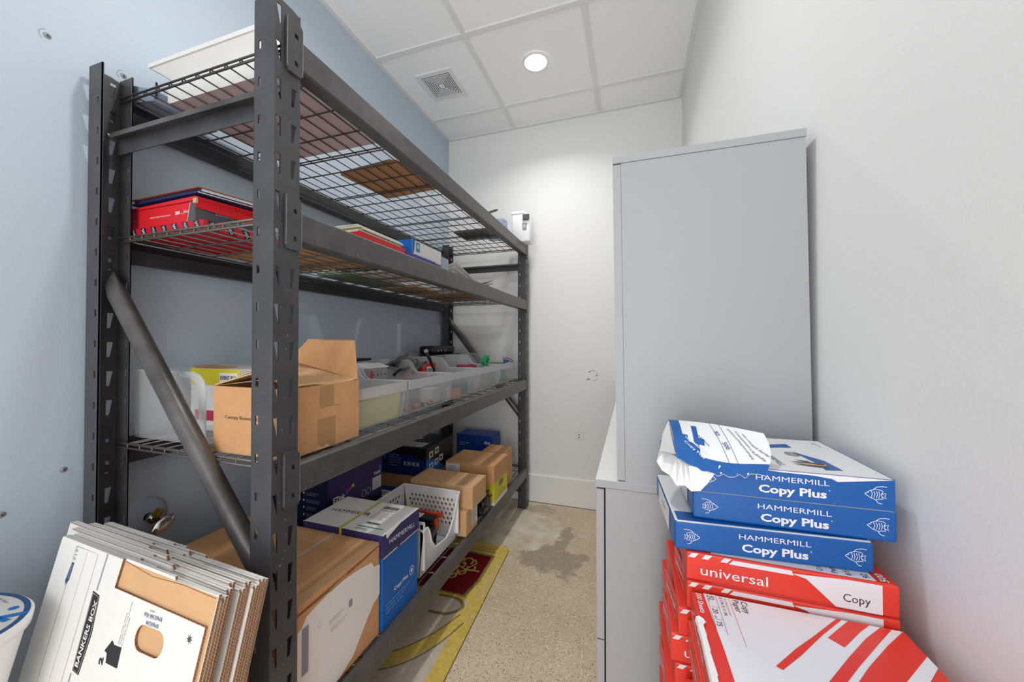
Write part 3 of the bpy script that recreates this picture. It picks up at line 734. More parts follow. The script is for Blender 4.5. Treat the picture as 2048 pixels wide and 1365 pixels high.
z = .83-RH; k = 0; fdx = [0, -.004, .001]
fb = None
while z > -.001:
    if k < 3: tt = front_ream(z, fdx[k], k == 0, flab[k])
    else: dup(fb, (fbl.x+.003*math.sin(k*1.7), fbl.y, z), 0, 'red copy paper ream low in the front pile by the right wall', 'red copy paper reams in the front pile')
    if k == 1: fb = tt; fbl = Vector(tt.location)
    z -= RH; k += 1

# ------------------------------------------------------------------ flat box blanks leaning on the rack
BU, BV = Vector((.998, -.048, 0)).normalized(), Vector((.074, .184, .98)).normalized()
def blank(O, W, H, label, notch, front=False, side_print=False, mface=None):
    """a folded double-layer box blank; O = top left corner of its near face"""
    t = thing('folded_box_blank', label, 'flat cardboard box', tuple(Vector(O)-BV*H), 'flat file box blanks leaning on the rack')
    fr = Fr(O, BU, BV); fr.V = BV; fr.U = BU; fr.N = BU.cross(BV).normalized()
    th = .0052
    face = mface or M_board
    def ply(n0, outline, holes=(), skin=True):
        mb = MB(); f = Fr((0, 0, 0), (1, 0, 0), (0, 1, 0)); f.O = fr(0, 0, n0); f.U = BU; f.V = BV; f.N = fr.N
        mb.plate(f, outline, holes, .0005, face)
        g = Fr((0, 0, 0), (1, 0, 0), (0, 1, 0)); g.O = fr(0, 0, n0-.0005); g.U = BU; g.V = BV; g.N = fr.N
        mb.plate(g, outline, holes, th-.001, M_kraft2, M_kraftd)
        g2 = Fr((0, 0, 0), (1, 0, 0), (0, 1, 0)); g2.O = fr(0, 0, n0-th+.0005); g2.U = BU; g2.V = BV; g2.N = fr.N
        mb.plate(g2, outline, holes, .0005, face)
        for p, q in zip(outline, outline[1:]):
            if min(p[1], q[1]) > -.03 and abs(p[0]-q[0]) > abs(p[1]-q[1]):
                mb.add([f(p[0], p[1]+.0004, -.0002), f(q[0], q[1]+.0004, -.0002), f(q[0], q[1]+.0004, -th*.78), f(p[0], p[1]+.0004, -th*.78)], [(0, 1, 2, 3)], face)
        # flutes along the right-hand cut edge
        ue = max(p[0] for p in outline); y = -.02; e = Fr((0, 0, 0), (1, 0, 0), (0, 1, 0)); e.O = fr(ue, 0, n0); e.U = -fr.N; e.V = BV; e.N = BU
        vlo = min(p[1] for p in outline)+.01; vhi = max(p[1] for p in outline if p[0] > ue-.002)-.002; y = vhi
        while y > max(vlo, -.34):
            mb.stroke(e, [(.0008, y), (th-.0008, y-.0026)], .0007, M_kraft2, .0002); mb.stroke(e, [(th-.0008, y-.0026), (.0008, y-.0052)], .0007, M_kraft2, .0002); y -= .0052
        return mb, f
    if front:
        rr = lambda cx, cy, a, b_, r: [(cx+sx*(a-r)+r*math.cos(R(q)), cy+sy*(b_-r)+r*math.sin(R(q))) for sx, sy, q0 in ((1, 1, 0), (-1, 1, 90), (-1, -1, 180), (1, -1, 270)) for q in range(q0, q0+91, 18)]
        hole = [(.3640+(x)*math.cos(R(2))-(y)*math.sin(R(2)), -.1035+(x)*math.sin(R(2))+y*math.cos(R(2))) for x, y in rr(0, 0, .040, .0205, .0195)]
        out = [(.0035, 0), (.229, -.0005), (.2265, -.050), (.4930, -.050), (.4935, -H), (0, -H), (0, -.0035)]
        mb, f = ply(0, out, [hole]); back, _ = ply(-th-.0004, [(.0, -.0005), (.232, -.0005), (.38, -.001), (.383, -.006), (.500, -.0035), (.5005, -H), (0, -H)]); 
        # inner face of the second layer is bare kraft
        g = Fr((0, 0, 0), (1, 0, 0), (0, 1, 0)); g.O = fr(0, 0, -th-.0003); g.U = BU; g.V = BV; g.N = fr.N
        back.rect(g, .20, .4985, -.16, -.006, M_kraft2, .0002)
        back.stroke(g, [(.23, -.0055), (.32, -.013), (.41, -.0075), (.495, -.009)], .0012, M_kraftd, .0004)
        # printing on the near face
        I = M_ink; k = -.07
        mb.stroke(f, [(.063, -.008-.0), (.063, -.0345)], .0006, I); mb.stroke(f, [(.063, -.008), (.146, -.0075), (.146, -.34)], .0006, I)
        mb.stroke(f, [(.0630, -.008), (.0630, -.0250)], .0006, I); mb.stroke(f, [(.063, -.068), (.0585, -.074), (.0635, -.081), (.068, -.076)], .0007, M_inkblue)
        mb.stroke(f, [(.0665, -.077), (.066, -.34)], .0006, I); mb.stroke(f, [(.108, -.010), (.106, -.34)], .0004, I)
        mb.dec(f, [(.0590, -.0720), (.0640, -.0790), (.0715, -.0700), (.0722, -.0380), (.0640, -.0380)], M_inkblue)
        mb.text(f, 'RECORDS', .0045, .0680, -.054, M_lgrey, rot=R(90), wid=.026, n=.0009)
        mb.text(f, '713', .0075, .0690, -.0235, M_grey, rot=R(90), wid=.020); mb.text(f, '"', .006, .069, -.011, M_grey, rot=R(90))
        for u in (.1735, .1765): mb.stroke(f, [(u+.0025, -.001), (u, -.066)], .0009, M_inkblue); mb.stroke(f, [(u-.006, -.207), (u-.008, -.34)], .0009, M_inkblue)
        # BANKERS BOX plaque
        mb.dec(f, [(.1640, -.0690), (.1880, -.0720), (.1895, -.0760), (.1980, -.1340), (.1930, -.2040), (.1700, -.2020), (.1660, -.1340)], I)
        mb.stroke(f, [(.1665, -.0720), (.1870, -.0745), (.1952, -.1340), (.1905, -.2015), (.1722, -.1995), (.1685, -.1340), (.1665, -.0720)], .0007, M_board, .0008)
        mb.text(f, 'BANKERS BOX', .0118, .1815, -.1375, M_board, rot=R(88), wid=.112, bold=.02, n=.0010, sx=1)
        # handle slots pressed faintly, arrow, numbers
        mb.stroke(f, [(.034, -.090), (.041, -.092), (.0455, -.105), (.045, -.130)], .0008, M_white, .0005); mb.stroke(f, [(.037, -.185), (.040, -.197), (.048, -.204), (.054, -.203)], .0010, M_white, .0005)
        mb.dec(f, [(.2655, -.1290), (.2530, -.1465), (.2585, -.1480), (.2600, -.1680), (.2860, -.1610), (.2935, -.1300), (.2730, -.1300)], I) if False else mb.dec(f, [(.2650, -.1275), (.2500, -.1480), (.2590, -.1500), (.2630, -.1640), (.2990, -.1630), (.2960, -.1310), (.2730, -.1330)], I)
        mb.text(f, '2', .0115, .2480, -.1650, I, rot=R(95), bold=.04, sx=1.5)
        for j, tx in enumerate(('Stacking 10 high maximum', 'Distribute in a file room at assembly', 'Do not block openings')): mb.text(f, tx, .0028, .2840+.0055*j, -.128, M_charcoal, rot=R(88), al='L', wid=(.05, .07, .045)[j])
        mb.text(f, 'RM605246', .0068, .3620, -.0780, M_inkblue, rot=R(184), wid=.035); mb.text(f, 'RM605368-30pk', .0068, .3590, -.0670, M_inkblue, rot=R(184), wid=.052); mb.text(f, '14/019', .0035, .3540, -.0590, M_charcoal, rot=R(184), wid=.013)
        for a in range(0, 180, 45): mb.stroke(f, [(.4640-.0075*math.cos(R(a)), -.074-.0075*math.sin(R(a))), (.4640+.0075*math.cos(R(a)), -.074+.0075*math.sin(R(a)))], .0007, I)
        mb.stroke(f, [(.464+.0035*math.cos(R(a)), -.074+.0035*math.sin(R(a))) for a in range(0, 361, 30)], .001, I)
        mb.build('front_panel', t); back.build('back_panel', t)
    else:
        a = notch
        out = [(0, 0), (W*a, 0), (W*a+.007, -.0075), (W-.004, -.0075-.001), (W, -.013), (W-.001, -H), (0, -H)]
        mb, f = ply(0, out)
        e = mb
        e.stroke(f, [(.003, -.0006), (W*a, -.0006), (W*a+.0065, -.0082), (W-.003, -.0092)], .0009, M_kraftd, .0003)
        if side_print:
            for j, tx in enumerate(('Proceed after assembly', 'with instructions')): e.text(f, tx, .005, W-.035+.009*j, -.20, M_ink, rot=R(88), al='R', wid=.075)
        e.build('front_panel', t)
        out2 = [(.001, .0006), (W*a*.8, .0006), (W*a*.8+.007, -.007), (W-.001, -.0085), (W-.001, -H), (.001, -H)]
        m2, _ = ply(-th-.0006, out2); m2.build('back_panel', t)
    return t
FO = Vector((-1.140, .4400, .7460)); PIT = .0120
blank(FO, .5, .757, 'frontmost flat white box blank with black plaque, arrow and oval hand hole', 0, True)
info = [(.000, -.002, .62, 'flat white box blank directly behind the printed front one'), (-.035, .004, .70, 'second flat white box blank behind the printed front one'),
        (-.085, .008, .66, 'flat white box blank sticking out furthest left in the leaning stack'), (-.035, -.004, .74, 'flat white box blank in the middle of the leaning stack'),
        (-.055, .003, .55, 'flat white box blank with black lettering near its right edge'), (-.030, -.006, .72, 'third from last flat white box blank toward the rack post'),
        (-.040, .001, .60, 'second from last flat white box blank toward the rack post'), (-.060, -.004, .68, 'rearmost flat white box blank touching the rack post')]
for i, (dx, dz, nt_, lab) in enumerate(info):
    n = i+1; W = .500-dx*.55+.0045*n*.5
    O = FO + Vector((0, PIT*n, 0)) + BU*(dx*.8-.0015*n) + BV*(dz-.0030*n); Hh = (O.z)/.9801-.001
    blank(O, W, Hh, lab, nt_, side_print=(i == 4))

# ------------------------------------------------------------------ white drum at the lower left
AX = Vector((.045, .155, .98)).normalized(); topc = Vector((-1.135, .262, .672)); r_ = .130; zt = .655; c = topc-AX*zt
t = thing('lidded_drum', 'round white drum with blue-edged printed lid label beside the blank stack', 'drum', (c.x, c.y, 0))
DU = Vector((1, 0, 0))-AX*AX.x; DV = AX.cross(DU.normalized())
fr = Fr(c, DU, DV)
MB().lathe(fr, [(.0001, 0), (r_*.76, 0), (r_*.78, .01), (r_*.985, zt-.03), (r_*.985, zt-.012)], M_plastic, 48).build('body', t, True)
MB().lathe(fr, [(r_*.99, zt-.022), (r_+.004, zt-.020), (r_+.004, zt-.003), (r_, zt), (r_-.006, zt-.0004), (.0001, zt-.0006)], M_plastic, 48).build('lid', t, True)
f2 = Fr(fr(0, 0, zt), DU, DV); mb = MB()
arc = [(r_*.96*math.cos(R(a)), r_*.96*math.sin(R(a))) for a in range(20, 171, 6)]
mb.dec(f2, arc, M_lgrey, .0006); mb.stroke(f2, [(p[0]*1.0, p[1]*1.0) for p in arc[1:]], .008, M_inkblue, .0010)
arc2 = arc
# small blue figure and green swirl printed on the label
g = lambda a, b: (.045+a, .088+b)
mb.stroke(f2, [g(.022, .020), g(.012, .004), g(.004, -.010)], .012, M_bright, .0012); mb.stroke(f2, [g(.004, -.010), g(.028, -.004)], .009, M_bright, .0012)
mb.dec(f2, [(.031+.007*math.cos(R(a)), .104+.007*math.sin(R(a))) for a in range(0, 360, 40)], M_bright, .0012)
mb.stroke(f2, [(.034+.008*math.cos(R(a)), .070+.008*math.sin(R(a))) for a in range(0, 250, 25)], .004, M_green, .0012)
mb.lines(f2, -.075, .02, .055, .115, 6, M_grey, .0009, .35)
mb.build('lid_label', t)

# ------------------------------------------------------------------ water valve
t = thing('shutoff_valve', 'small shut-off valve with oval metal handle on the lower blue wall', 'valve', (XL, .700, .638))
fr = Fr((XL, .690, .640), (0, 1, 0), (0, 0, 1))
MB().lathe(fr, [(.056, .0), (.055, .004), (.045, .010), (.020, .018), (.012, .019)], mat('painted_escutcheon', '#a9b6c6', .35), 36).build('escutcheon', t, True)
mb = MB(); ax = [(XL+.012, .690, .640), (XL+.05, .690, .640)]; mb.tube(ax, .011, M_chrome, 14); mb.tube([(XL+.030, .690, .640), (XL+.044, .690, .640)], .0145, M_chrome, 6); mb.build('stem', t, True)
MB().tube([(XL+.046, .690, .640), (XL+.052, .693, .652), (XL+.056, .700, .664)], .010, M_brass, 6).build('outlet_nut', t)
h0 = Vector((XL+.090, .688, .632)); hf = Fr(h0, (.35, .55, .5), (-.5, .78, -.5)); hf = Fr(h0, Vector((0, .80, .60)), Vector((-.45, -.53, .71)))
mb = MB(); n = 28
for (r, hh) in ((.0001, .004), (.012, .0045), (.022, .002), (.023, .0), (.022, -.003), (.0001, -.005)): pass
b0 = len(mb.v); prof = [(.0001, .0045), (.5, .005), (.93, .0025), (1, 0), (.93, -.003), (.0001, -.0045)]; kk = mb.mi(M_chrome)
for r, hh in prof:
    for q in range(n):
        a = 2*math.pi*q/n; sc = 1+.05*math.cos(a*7); mb.v.append(tuple(hf(.030*r*sc*math.cos(a), .017*r*sc*math.sin(a), hh)))
for i in range(len(prof)-1):
    for q in range(n): mb.f.append((b0+i*n+q, b0+i*n+(q+1) % n, b0+(i+1)*n+(q+1) % n, b0+(i+1)*n+q)); mb.m.append(kk)
mb.tube([(XL+.048, .690, .640), tuple(h0)], .006, M_blackp, 10)
mb.build('handle', t, True)

# ------------------------------------------------------------------ rug under the rack
mb = MB()
def rr2(x0, x1, y0, y1, r, z, m, skew=0):
    pts = []
    for cx, cy, q0 in ((x1-r, y1-r, 0), (x0+r, y1-r, 90), (x0+r, y0+r, 180), (x1-r, y0+r, 270)):
        for q in range(q0, q0+91, 15): x = cx+r*math.cos(R(q)); y = cy+r*math.sin(R(q)); pts.append((x-(y-1.5)*skew, y))
    return pts
rf = Fr((0, 0, .009), (1, 0, 0), (0, 1, 0))
rugo = rr2(-1.20, -.625, .70, 1.935, .03, 0, None, .045)
mb.plate(rf, rugo, [], .009, M_gold, M_golddk)
def smooth(pts, k=6):
    out = []; P = [pts[0]]+list(pts)+[pts[-1]]
    for i in range(1, len(P)-2):
        for j in range(k):
            t = j/k; a, b_, c, d = P[i-1], P[i], P[i+1], P[i+2]
            out.append(tuple(.5*(2*b_[q]+(c[q]-a[q])*t+(2*a[q]-5*b_[q]+4*c[q]-d[q])*t*t+(3*b_[q]-a[q]-3*c[q]+d[q])*t**3) for q in (0, 1)))
    return out+[pts[-1]]
sk = lambda pts: [(x-(y-1.5)*.045, y) for x, y in pts]
mb.dec(rf, sk([(-1.13, .76), (-.685, .76), (-.685, 1.475), (-1.13, 1.475)]), M_rugbeige, .0004)
mb.dec(rf, sk([(-1.13, 1.50), (-.716, 1.50), (-.685, 1.62), (-.680, 1.832), (-1.13, 1.832)]), M_golddk, .0004)
mb.dec(rf, sk([(-1.12, 1.510), (-.728, 1.510), (-.700, 1.63), (-.697, 1.820), (-1.12, 1.820)]), M_rugred, .0008)
# fields, ribbons and arcs woven in the rug
mb.stroke(rf, smooth(sk([(-1.10, 1.02), (-.95, 1.07), (-.83, 1.14), (-.74, 1.25), (-.68, 1.38), (-.648, 1.50)])), .055, M_gold, .0010)
mb.stroke(rf, smooth(sk([(-1.10, 1.05), (-.95, 1.10), (-.84, 1.17), (-.75, 1.28), (-.69, 1.40)])), .006, M_golddk, .0014); mb.stroke(rf, smooth(sk([(-1.10, .99), (-.94, 1.04), (-.81, 1.11), (-.72, 1.22), (-.66, 1.36)])), .006, M_golddk, .0014)
mb.stroke(rf, smooth(sk([(-.83, 1.478), (-.74, 1.478), (-.70, 1.44), (-.745, 1.385), (-.83, 1.375)])), .016, M_golddk, .0010)
for x in (-.655, -.638): mb.stroke(rf, smooth(sk([(x, 1.36), (x-.002, 1.62), (x-.004, 1.80)])), .004, M_rugbeige, .0009)
def curl(cx, cy, r, a0, a1, w_, m_=M_gold): mb.stroke(rf, sk([(cx+r*math.cos(R(a)), cy+r*math.sin(R(a))*1.1) for a in range(a0, a1, 12 if a1 > a0 else -12)]), w_, m_, .0014)
for k in range(4):
    curl(-.80-.03*k, 1.745-.035*k, .026, -40, 250, .010); curl(-.765-.035*k, 1.700-.040*k, .020, -200, 60, .010)
mb.stroke(rf, sk([(-.86, 1.60), (-.82, 1.64), (-.78, 1.68), (-.715, 1.685)]), .010, M_gold, .0015); mb.stroke(rf, sk([(-.84, 1.70), (-.79, 1.68), (-.75, 1.74), (-.77, 1.77)]), .010, M_gold, .0015)
mb.stroke(rf, sk([(-.90, 1.885), (-.70, 1.885)]), .004, M_golddk, .0009); mb.stroke(rf, sk([(-.90, 1.862), (-.69, 1.862)]), .004, M_golddk, .0009)
tag(mb.build('floor_rug'), 'gold-bordered beige rug with dark red ornament panel lying under the rack', 'rug')

# ------------------------------------------------------------------ top shelf contents
Z1 = 1.8205
t = thing('tray_carton', 'shallow white carton with overhanging lid at the near end of the top shelf', 'box', (-1.02, .83, Z1))
MB().box(-1.232, -.818, .662, 1.012, Z1, Z1+.062, M_board, {0: M_pinkish}).box(-.8179, -.800, .662, 1.012, Z1, Z1+.062, M_board).build('body', t)
mb = MB().hexa([(-1.215, .680, Z1+.0625), (-.880, .680, Z1+.0625), (-.880, .995, Z1+.0625), (-1.215, .995, Z1+.0625), (-1.282, .650, Z1+.104), (-.872, .650, Z1+.104), (-.872, 1.03, Z1+.104), (-1.282, 1.03, Z1+.104)], M_board)
mb.box(-1.288, -.868, .646, 1.034, Z1+.1045, Z1+.116, M_board); mb.build('lid', t)
tag(MB().hexa([(-1.330, .625, Z1), (-1.250, .64, Z1), (-1.247, .80, Z1), (-1.327, .80, Z1), (-1.330, .622, Z1+.050), (-1.245, .637, Z1+.028), (-1.242, .80, Z1+.026), (-1.327, .80, Z1+.046)], mat('grey_blue_card', '#8f9bb0', .6)).box(-1.2445, -1.241, .640, .644, Z1+.005, Z1+.05, M_blackp).build('card_sleeve'), 'grey-blue card sleeve beside the white carton on the top shelf', 'card')
t = thing('clipboard', 'brown hardboard clipboard lying flat on the top wire shelf', 'clipboard', (-.96, 1.27, Z1))
fr = Fr((-1.105, 1.150, Z1+.004), Vector((.290, -.030, 0)), Vector((.030, .290, 0)))
out = [(.02, 0), (.27, 0), (.288, .012), (.288, .268), (.275, .28), (.012, .28), (0, .268), (0, .018)]
MB().plate(fr, out, [], .0035, M_hard, M_hard).build('board', t)
mb = MB(); 
for a, b_ in zip(out, out[1:]+out[:1]): 
    if a[0] < .1 or b_[0] < .1 or a[1] < .1: mb.tube([fr(*a, -.002), fr(*b_, -.002)], .0022, M_zinc, 6, cap=False)
mb.build('metal_rim', t)
def crumple(name, label, cat, c, h, m, seed, amp=.35, sub=4, extra=None, freq=4, boxy=0):
    bm = bmesh.new(); bmesh.ops.create_icosphere(bm, subdivisions=sub, radius=1); rnd = Vector((seed*3.1, seed*1.7, seed))
    for v in bm.verts:
        d = v.co.normalized(); f = 1+amp*(abs(noise.noise(d*freq*.5+rnd))*1.6-.6)+amp*.5*abs(noise.noise(d*freq*1.3+rnd)); 
        if boxy: f *= 1/max(abs(d.x), abs(d.y), abs(d.z))**boxy
        v.co = Vector((d.x*h[0]*f, d.y*h[1]*f, max(-h[2], d.z*h[2]*f)))
    zmin = min(v.co.z for v in bm.verts)
    me = bpy.data.meshes.new(name)
    for v in bm.verts: v.co += Vector((0, 0, -zmin))
    bm.to_mesh(me); bm.free(); me.materials.append(m)
    o = bpy.data.objects.new(name, me); o.location = c; COL.objects.link(o)
    if label: tag(o, label, cat)
    return o
crumple('plastic_bag', 'crumpled clear plastic bag on the far part of the top shelf', 'plastic bag', (-.87, 1.66, Z1+.001), (.11, .17, .024), M_clearbag, 2, .45, 4)
t = thing('cable_tray', 'black plastic tray of parts on the top wire shelf near the back wall', 'tray', (-.92, 2.09, Z1))
MB().rbox((-.915, 2.16, Z1+.012), (.125, .030, .011), .004, M_blackp).rbox((-.93, 2.06, Z1+.008), (.11, .045, .007), .003, M_charcoal).build('tray', t)
mb = MB()
for k in range(5): mb.rbox((-1.00+.035*k, 2.06+.01*(k % 2), Z1+.022), (.012, .02, .006), .003, M_blackp if k % 2 else M_board)
mb.build('connector', t)
t = thing('marker_pen', 'black marker poking up over the top beam near the far end', 'pen', (-.76, 1.93, Z1))
MB().tube([(-.770, 1.80, Z1+.010), (-.745, 1.955, Z1+.088)], .007, M_blackp, 10).build('barrel', t, True); MB().tube([(-.7455, 1.953, Z1+.087), (-.741, 1.985, Z1+.103)], [.0075, .0055], M_charcoal, 10).build('cap', t, True)
crumple('blue_bag', 'pale blue plastic bag standing beside the white case on the top shelf', 'plastic bag', (-.835, 2.25, Z1+.001), (.058, .045, .070), M_bluebag, 5, .16, 4, boxy=.8)
t = thing('storage_case', 'white plastic case with dark grey latch at the far end of the top shelf', 'case', (-.72, 2.42, Z1))
x0, x1, y0, y1, z0, z1 = -.765, -.640, 2.325, 2.425, Z1, Z1+.205
MB().rbox(((x0+x1)/2, (y0+y1)/2, (z0+z1)/2-.008), ((x1-x0)/2, (y1-y0)/2, (z1-z0)/2-.008), .008, M_plastic).build('body', t, True)
MB().rbox(((x0+x1)/2-.02, (y0+y1)/2, z1-.008), ((x1-x0)/2-.015, (y1-y0)/2+.002, .010), .004, M_plastic).build('lid', t)
MB().rbox((x1-.022, y0-.008, z1-.045), (.022, .008, .019), .004, M_charcoal).build('latch', t); 
mb = MB().rbox((x1-.034, y0-.0015, z1-.105), (.014, .002, .022), .001, M_grey); mb.rect(Fr((x1-.045, y0-.0036, z1-.122), (1, 0, 0), (0, 0, 1)), .003, .019, .008, .030, M_lgrey); mb.build('label_window', t)

# ------------------------------------------------------------------ second shelf contents
Z2 = 1.4395
F_ = None
t, mb, F, (W, D, H) = carton('sheet_protector_box', 'crimson and black patterned box at the bottom of the stack on the near second shelf', 'box', -1.312, -1.014, .621, .83, Z2, Z2+.0225, M_smead, r=.001)
for fi, L_ in ((0, W), (1, D)):
    f = F[fi]; k = 0; u = .012
    while u < L_-.03:
        mb.dec(f, [(u+.006, .0008), (u+.025, .0008), (u+.016, .0217), (u-.003, .0217)], M_black)
        mb.text(f, 'SMEAD'[(k*2) % 3:][:3+k % 2], .0085, u+.011, .011, M_lilac, rot=R(-62), wid=.018, bold=.02, n=.0009); u += .042; k += 1
mb.build('body', t)
za = Z2+.0228
t, mb, F, (W, D, H) = carton('sheet_protector_box', 'bright red box of sheet protectors with grey side on the near second shelf', 'box', -1.330, -1.066, .634, .80, za, za+.056, M_redbox, {'+x': M_charcoal}, r=.0015)
f = F[0]
mb.dec(f, [(W-.030, 0), (W, 0), (W, H), (W-.018, H)], M_charcoal); mb.stroke(f, [(W-.031, 0), (W-.019, H)], .0012, M_white)
mb.text(f, 'standard weight sheet protectors', .0042, .125, .030, M_white, wid=.085); mb.text(f, '200', .0085, .196, .032, M_white, bold=.03); mb.text(f, 'sheets', .003, .213, .029, M_white); mb.text(f, 'clear', .0075, .231, .033, M_white); mb.stroke(f, [(.220, .026), (.220, .038)], .0006, M_white); mb.text(f, 'office', .004, .02, .029, M_white)
f = F[1]; mb.text(f, 'standard weight', .0055, .10, .018, M_white, rot=R(180), wid=.06); mb.text(f, 'sheet protectors', .0075, .085, .036, M_white, rot=R(180), wid=.075)
mb.build('body', t)
lid = MB(); lid.hexa([(-1.335, .632, za+.0565), (-1.060, .630, za+.0565), (-1.045, .80, za+.0565), (-1.335, .80, za+.0565), (-1.335, .632, za+.062), (-1.055, .628, za+.066), (-1.035, .80, za+.070), (-1.335, .80, za+.064)], M_redbox)
lid.hexa([(-1.066, .636, za+.040), (-1.0635, .636, za+.040), (-1.045, .80, za+.034), (-1.050, .80, za+.034), (-1.062, .630, za+.0565), (-1.058, .630, za+.0565), (-1.0405, .80, za+.0565), (-1.046, .80, za+.0565)], M_redbox)
lid.rbox((-1.062, .632, za+.057), (.006, .003, .008), .001, M_kraft2); lid.build('open_lid', t)
zb = za+.071
for k, (m_, dx, dy, lab) in enumerate(((M_fblue, 0, 0, 'lowest dark blue folder on the red sheet protector box'), (M_fblue, .006, .004, 'middle dark blue folder on the red sheet protector box'), (M_fblue, .003, .007, 'upper dark blue folder on the red sheet protector box'), (M_brownlid, .0, .0, 'brownish red folder topmost on the red sheet protector box'))):
    z = zb+.0042*k
    tag(MB().hexa([(-1.32+dx, .628+dy, z), (-1.040+dx, .624+dy, z), (-1.00+dx, .80, z), (-1.32+dx, .80, z), (-1.32+dx, .628+dy, z+.0024), (-1.040+dx, .624+dy, z+.0030), (-1.00+dx, .80, z+.0030), (-1.32+dx, .80, z+.0024)], m_, {3: M_lgrey if k < 3 else m_}).build('file_folder'), lab, 'folder', 'folders on the red box')
t, mb, F, _ = carton('flat_carton', 'low brown cardboard carton on the second shelf behind the near post', 'box', -1.285, -.935, .845, 1.148, Z2, Z2+.030, M_kraft, seam='y'); mb.build('body', t)
t, mb, F, _ = carton('toner_box', 'small black box with white print lying on the second wire shelf', 'box', -1.12, -.965, 1.152, 1.222, Z2, Z2+.030, M_black)
fb_ = Fr((-1.10, 1.222, Z2), (1, 0, 0), (0, -1, 0)); mb.rect(fb_, .015, .05, .02, .05, M_lgrey); mb.rect(fb_, .06, .09, .02, .06, M_grey); mb.build('body', t)
# papers in a red folder
t = thing('paper_pack', 'stack of pale papers in a red folder on the second shelf behind the beam', 'papers', (-.87, 1.0, Z2))
MB().rbox((-.843, .985, Z2+.009), (.082, .105, .0083), .002, M_pinkish).build('folded_packet', t)
MB().hexa([(-.925, .88, Z2+.0175), (-.757, .875, Z2+.0175), (-.757, 1.10, Z2+.0175), (-.925, 1.10, Z2+.0175), (-.925, .88, Z2+.042), (-.757, .875, Z2+.042), (-.757, 1.10, Z2+.042), (-.925, 1.10, Z2+.042)], M_redbox).build('red_folder', t)
mb = MB(); rnd = random.Random(4)
for k in range(7):
    z = Z2+.0425+.0032*k; d = rnd.uniform(-.006, .006); mb.box(-.922+d, -.765+d, .875+rnd.uniform(0, .02), 1.09+d, z, z+.0026, M_cream if k % 3 == 1 else M_white)
mb.build('paper_sheets', t)
t, mb, F, (W, D, H) = carton('tissue_box', 'white box with blue top and teal label standing behind the second beam', 'box', -.885, -.772, 1.165, 1.385, Z2+.040, Z2+.098, M_board, {'-y': M_bright}, r=.003)
mb.dec(F[1], [(0, 0), (.012, .01), (.020, H), (0, H)], M_bright); mb.rect(F[1], .026, .052, .016, .052, M_teal); mb.rect(F[1], .032, .046, .028, .044, M_lgrey, .0009); mb.dec(F[2], [(0, 0), (W, 0), (W, .05), (0, .09)], M_bright); mb.build('body', t)
tag(MB().rbox((-.845, 1.215, Z2+.0215), (.085, .105, .0200), .006, M_violet).build('document_wallet'), 'violet document wallet under the white and blue box on the second shelf', 'folder')
tag(MB().box(-1.105, -.940, 1.232, 1.48, Z2, Z2+.010, mat('rose_white_paper', '#f0dcda', .6)).build('paper_packet'), 'pink and white paper packet lying on the second wire shelf behind the violet wallet', 'papers')
tag(MB().rbox((-.850, 1.425, Z2+.0415), (.075, .030, .040), .002, mat('pale_grey_box', '#a9b4c4', .5)).build('small_box'), 'small pale grey-blue box behind the white and blue box', 'box')
tag(MB().box(-1.30, -1.112, 1.24, 1.62, Z2, Z2+.012, M_dgreen).build('document_wallet'), 'dull green folder lying flat at the back of the second shelf', 'folder')
for k, (x, y, a, lab) in enumerate(((-.875, 1.60, .2, 'loose white papers curling up past the white and blue box'), (-.88, 1.90, -.12, 'tilted sheaf of white papers near the far end of the second shelf'))):
    mb = MB(); U = Vector((math.cos(a), math.sin(a), .0)); nn = 8
    for q in range(3):
        z = Z2+.004+.008*q; lift = .030+.016*q
        rows = [[Vector((x, y, z))+U*(i/nn-.5)*.20+Vector((0, 1, 0))*(j-.5)*.24+Vector((0, 0, lift*(j if k else 1-j)*(.3+.7*(i/nn)**2)))+Vector((.004*q, .008*q, 0)) for i in range(nn+1)] for j in (0, .33, .66, 1)]
        b0 = len(mb.v)
        for rw in rows: mb.v += [tuple(p) for p in rw]
        b1 = len(mb.v)
        for rw in rows: mb.v += [tuple(p+Vector((0, 0, .004))) for p in rw]
        for j in range(3):
            for i in range(nn):
                a0 = b0+j*(nn+1)+i; mb.f.append((a0, a0+1, a0+nn+2, a0+nn+1)); mb.m.append(mb.mi(M_white)); a0 = b1+j*(nn+1)+i; mb.f.append((a0, a0+1, a0+nn+2, a0+nn+1)); mb.m.append(mb.mi(M_white))
                if j == 0: mb.f.append((b0+i, b0+i+1, b1+i+1, b1+i)); mb.m.append(mb.mi(M_lgrey))
        for j in range(3):
            a0 = b0+j*(nn+1)+nn; c0 = b1+j*(nn+1)+nn; mb.f.append((a0, a0+nn+1, c0+nn+1, c0)); mb.m.append(mb.mi(M_lgrey))
    tag(mb.build('paper_sheaf'), lab, 'papers')
for k, (x, y, w_, d_, lab) in enumerate(((-1.18, 1.78, .12, .14, 'flat brown cardboard sheet on the second shelf behind the papers'), (-1.08, 2.15, .20, .20, 'flat brown cardboard sheet at the far end of the second shelf'))):
    t, mb, F, _ = carton('cardboard_sheet', lab, 'cardboard', x-w_, x+w_, y-d_, y+d_, Z2, Z2+.012, M_kraft); mb.build('body', t)

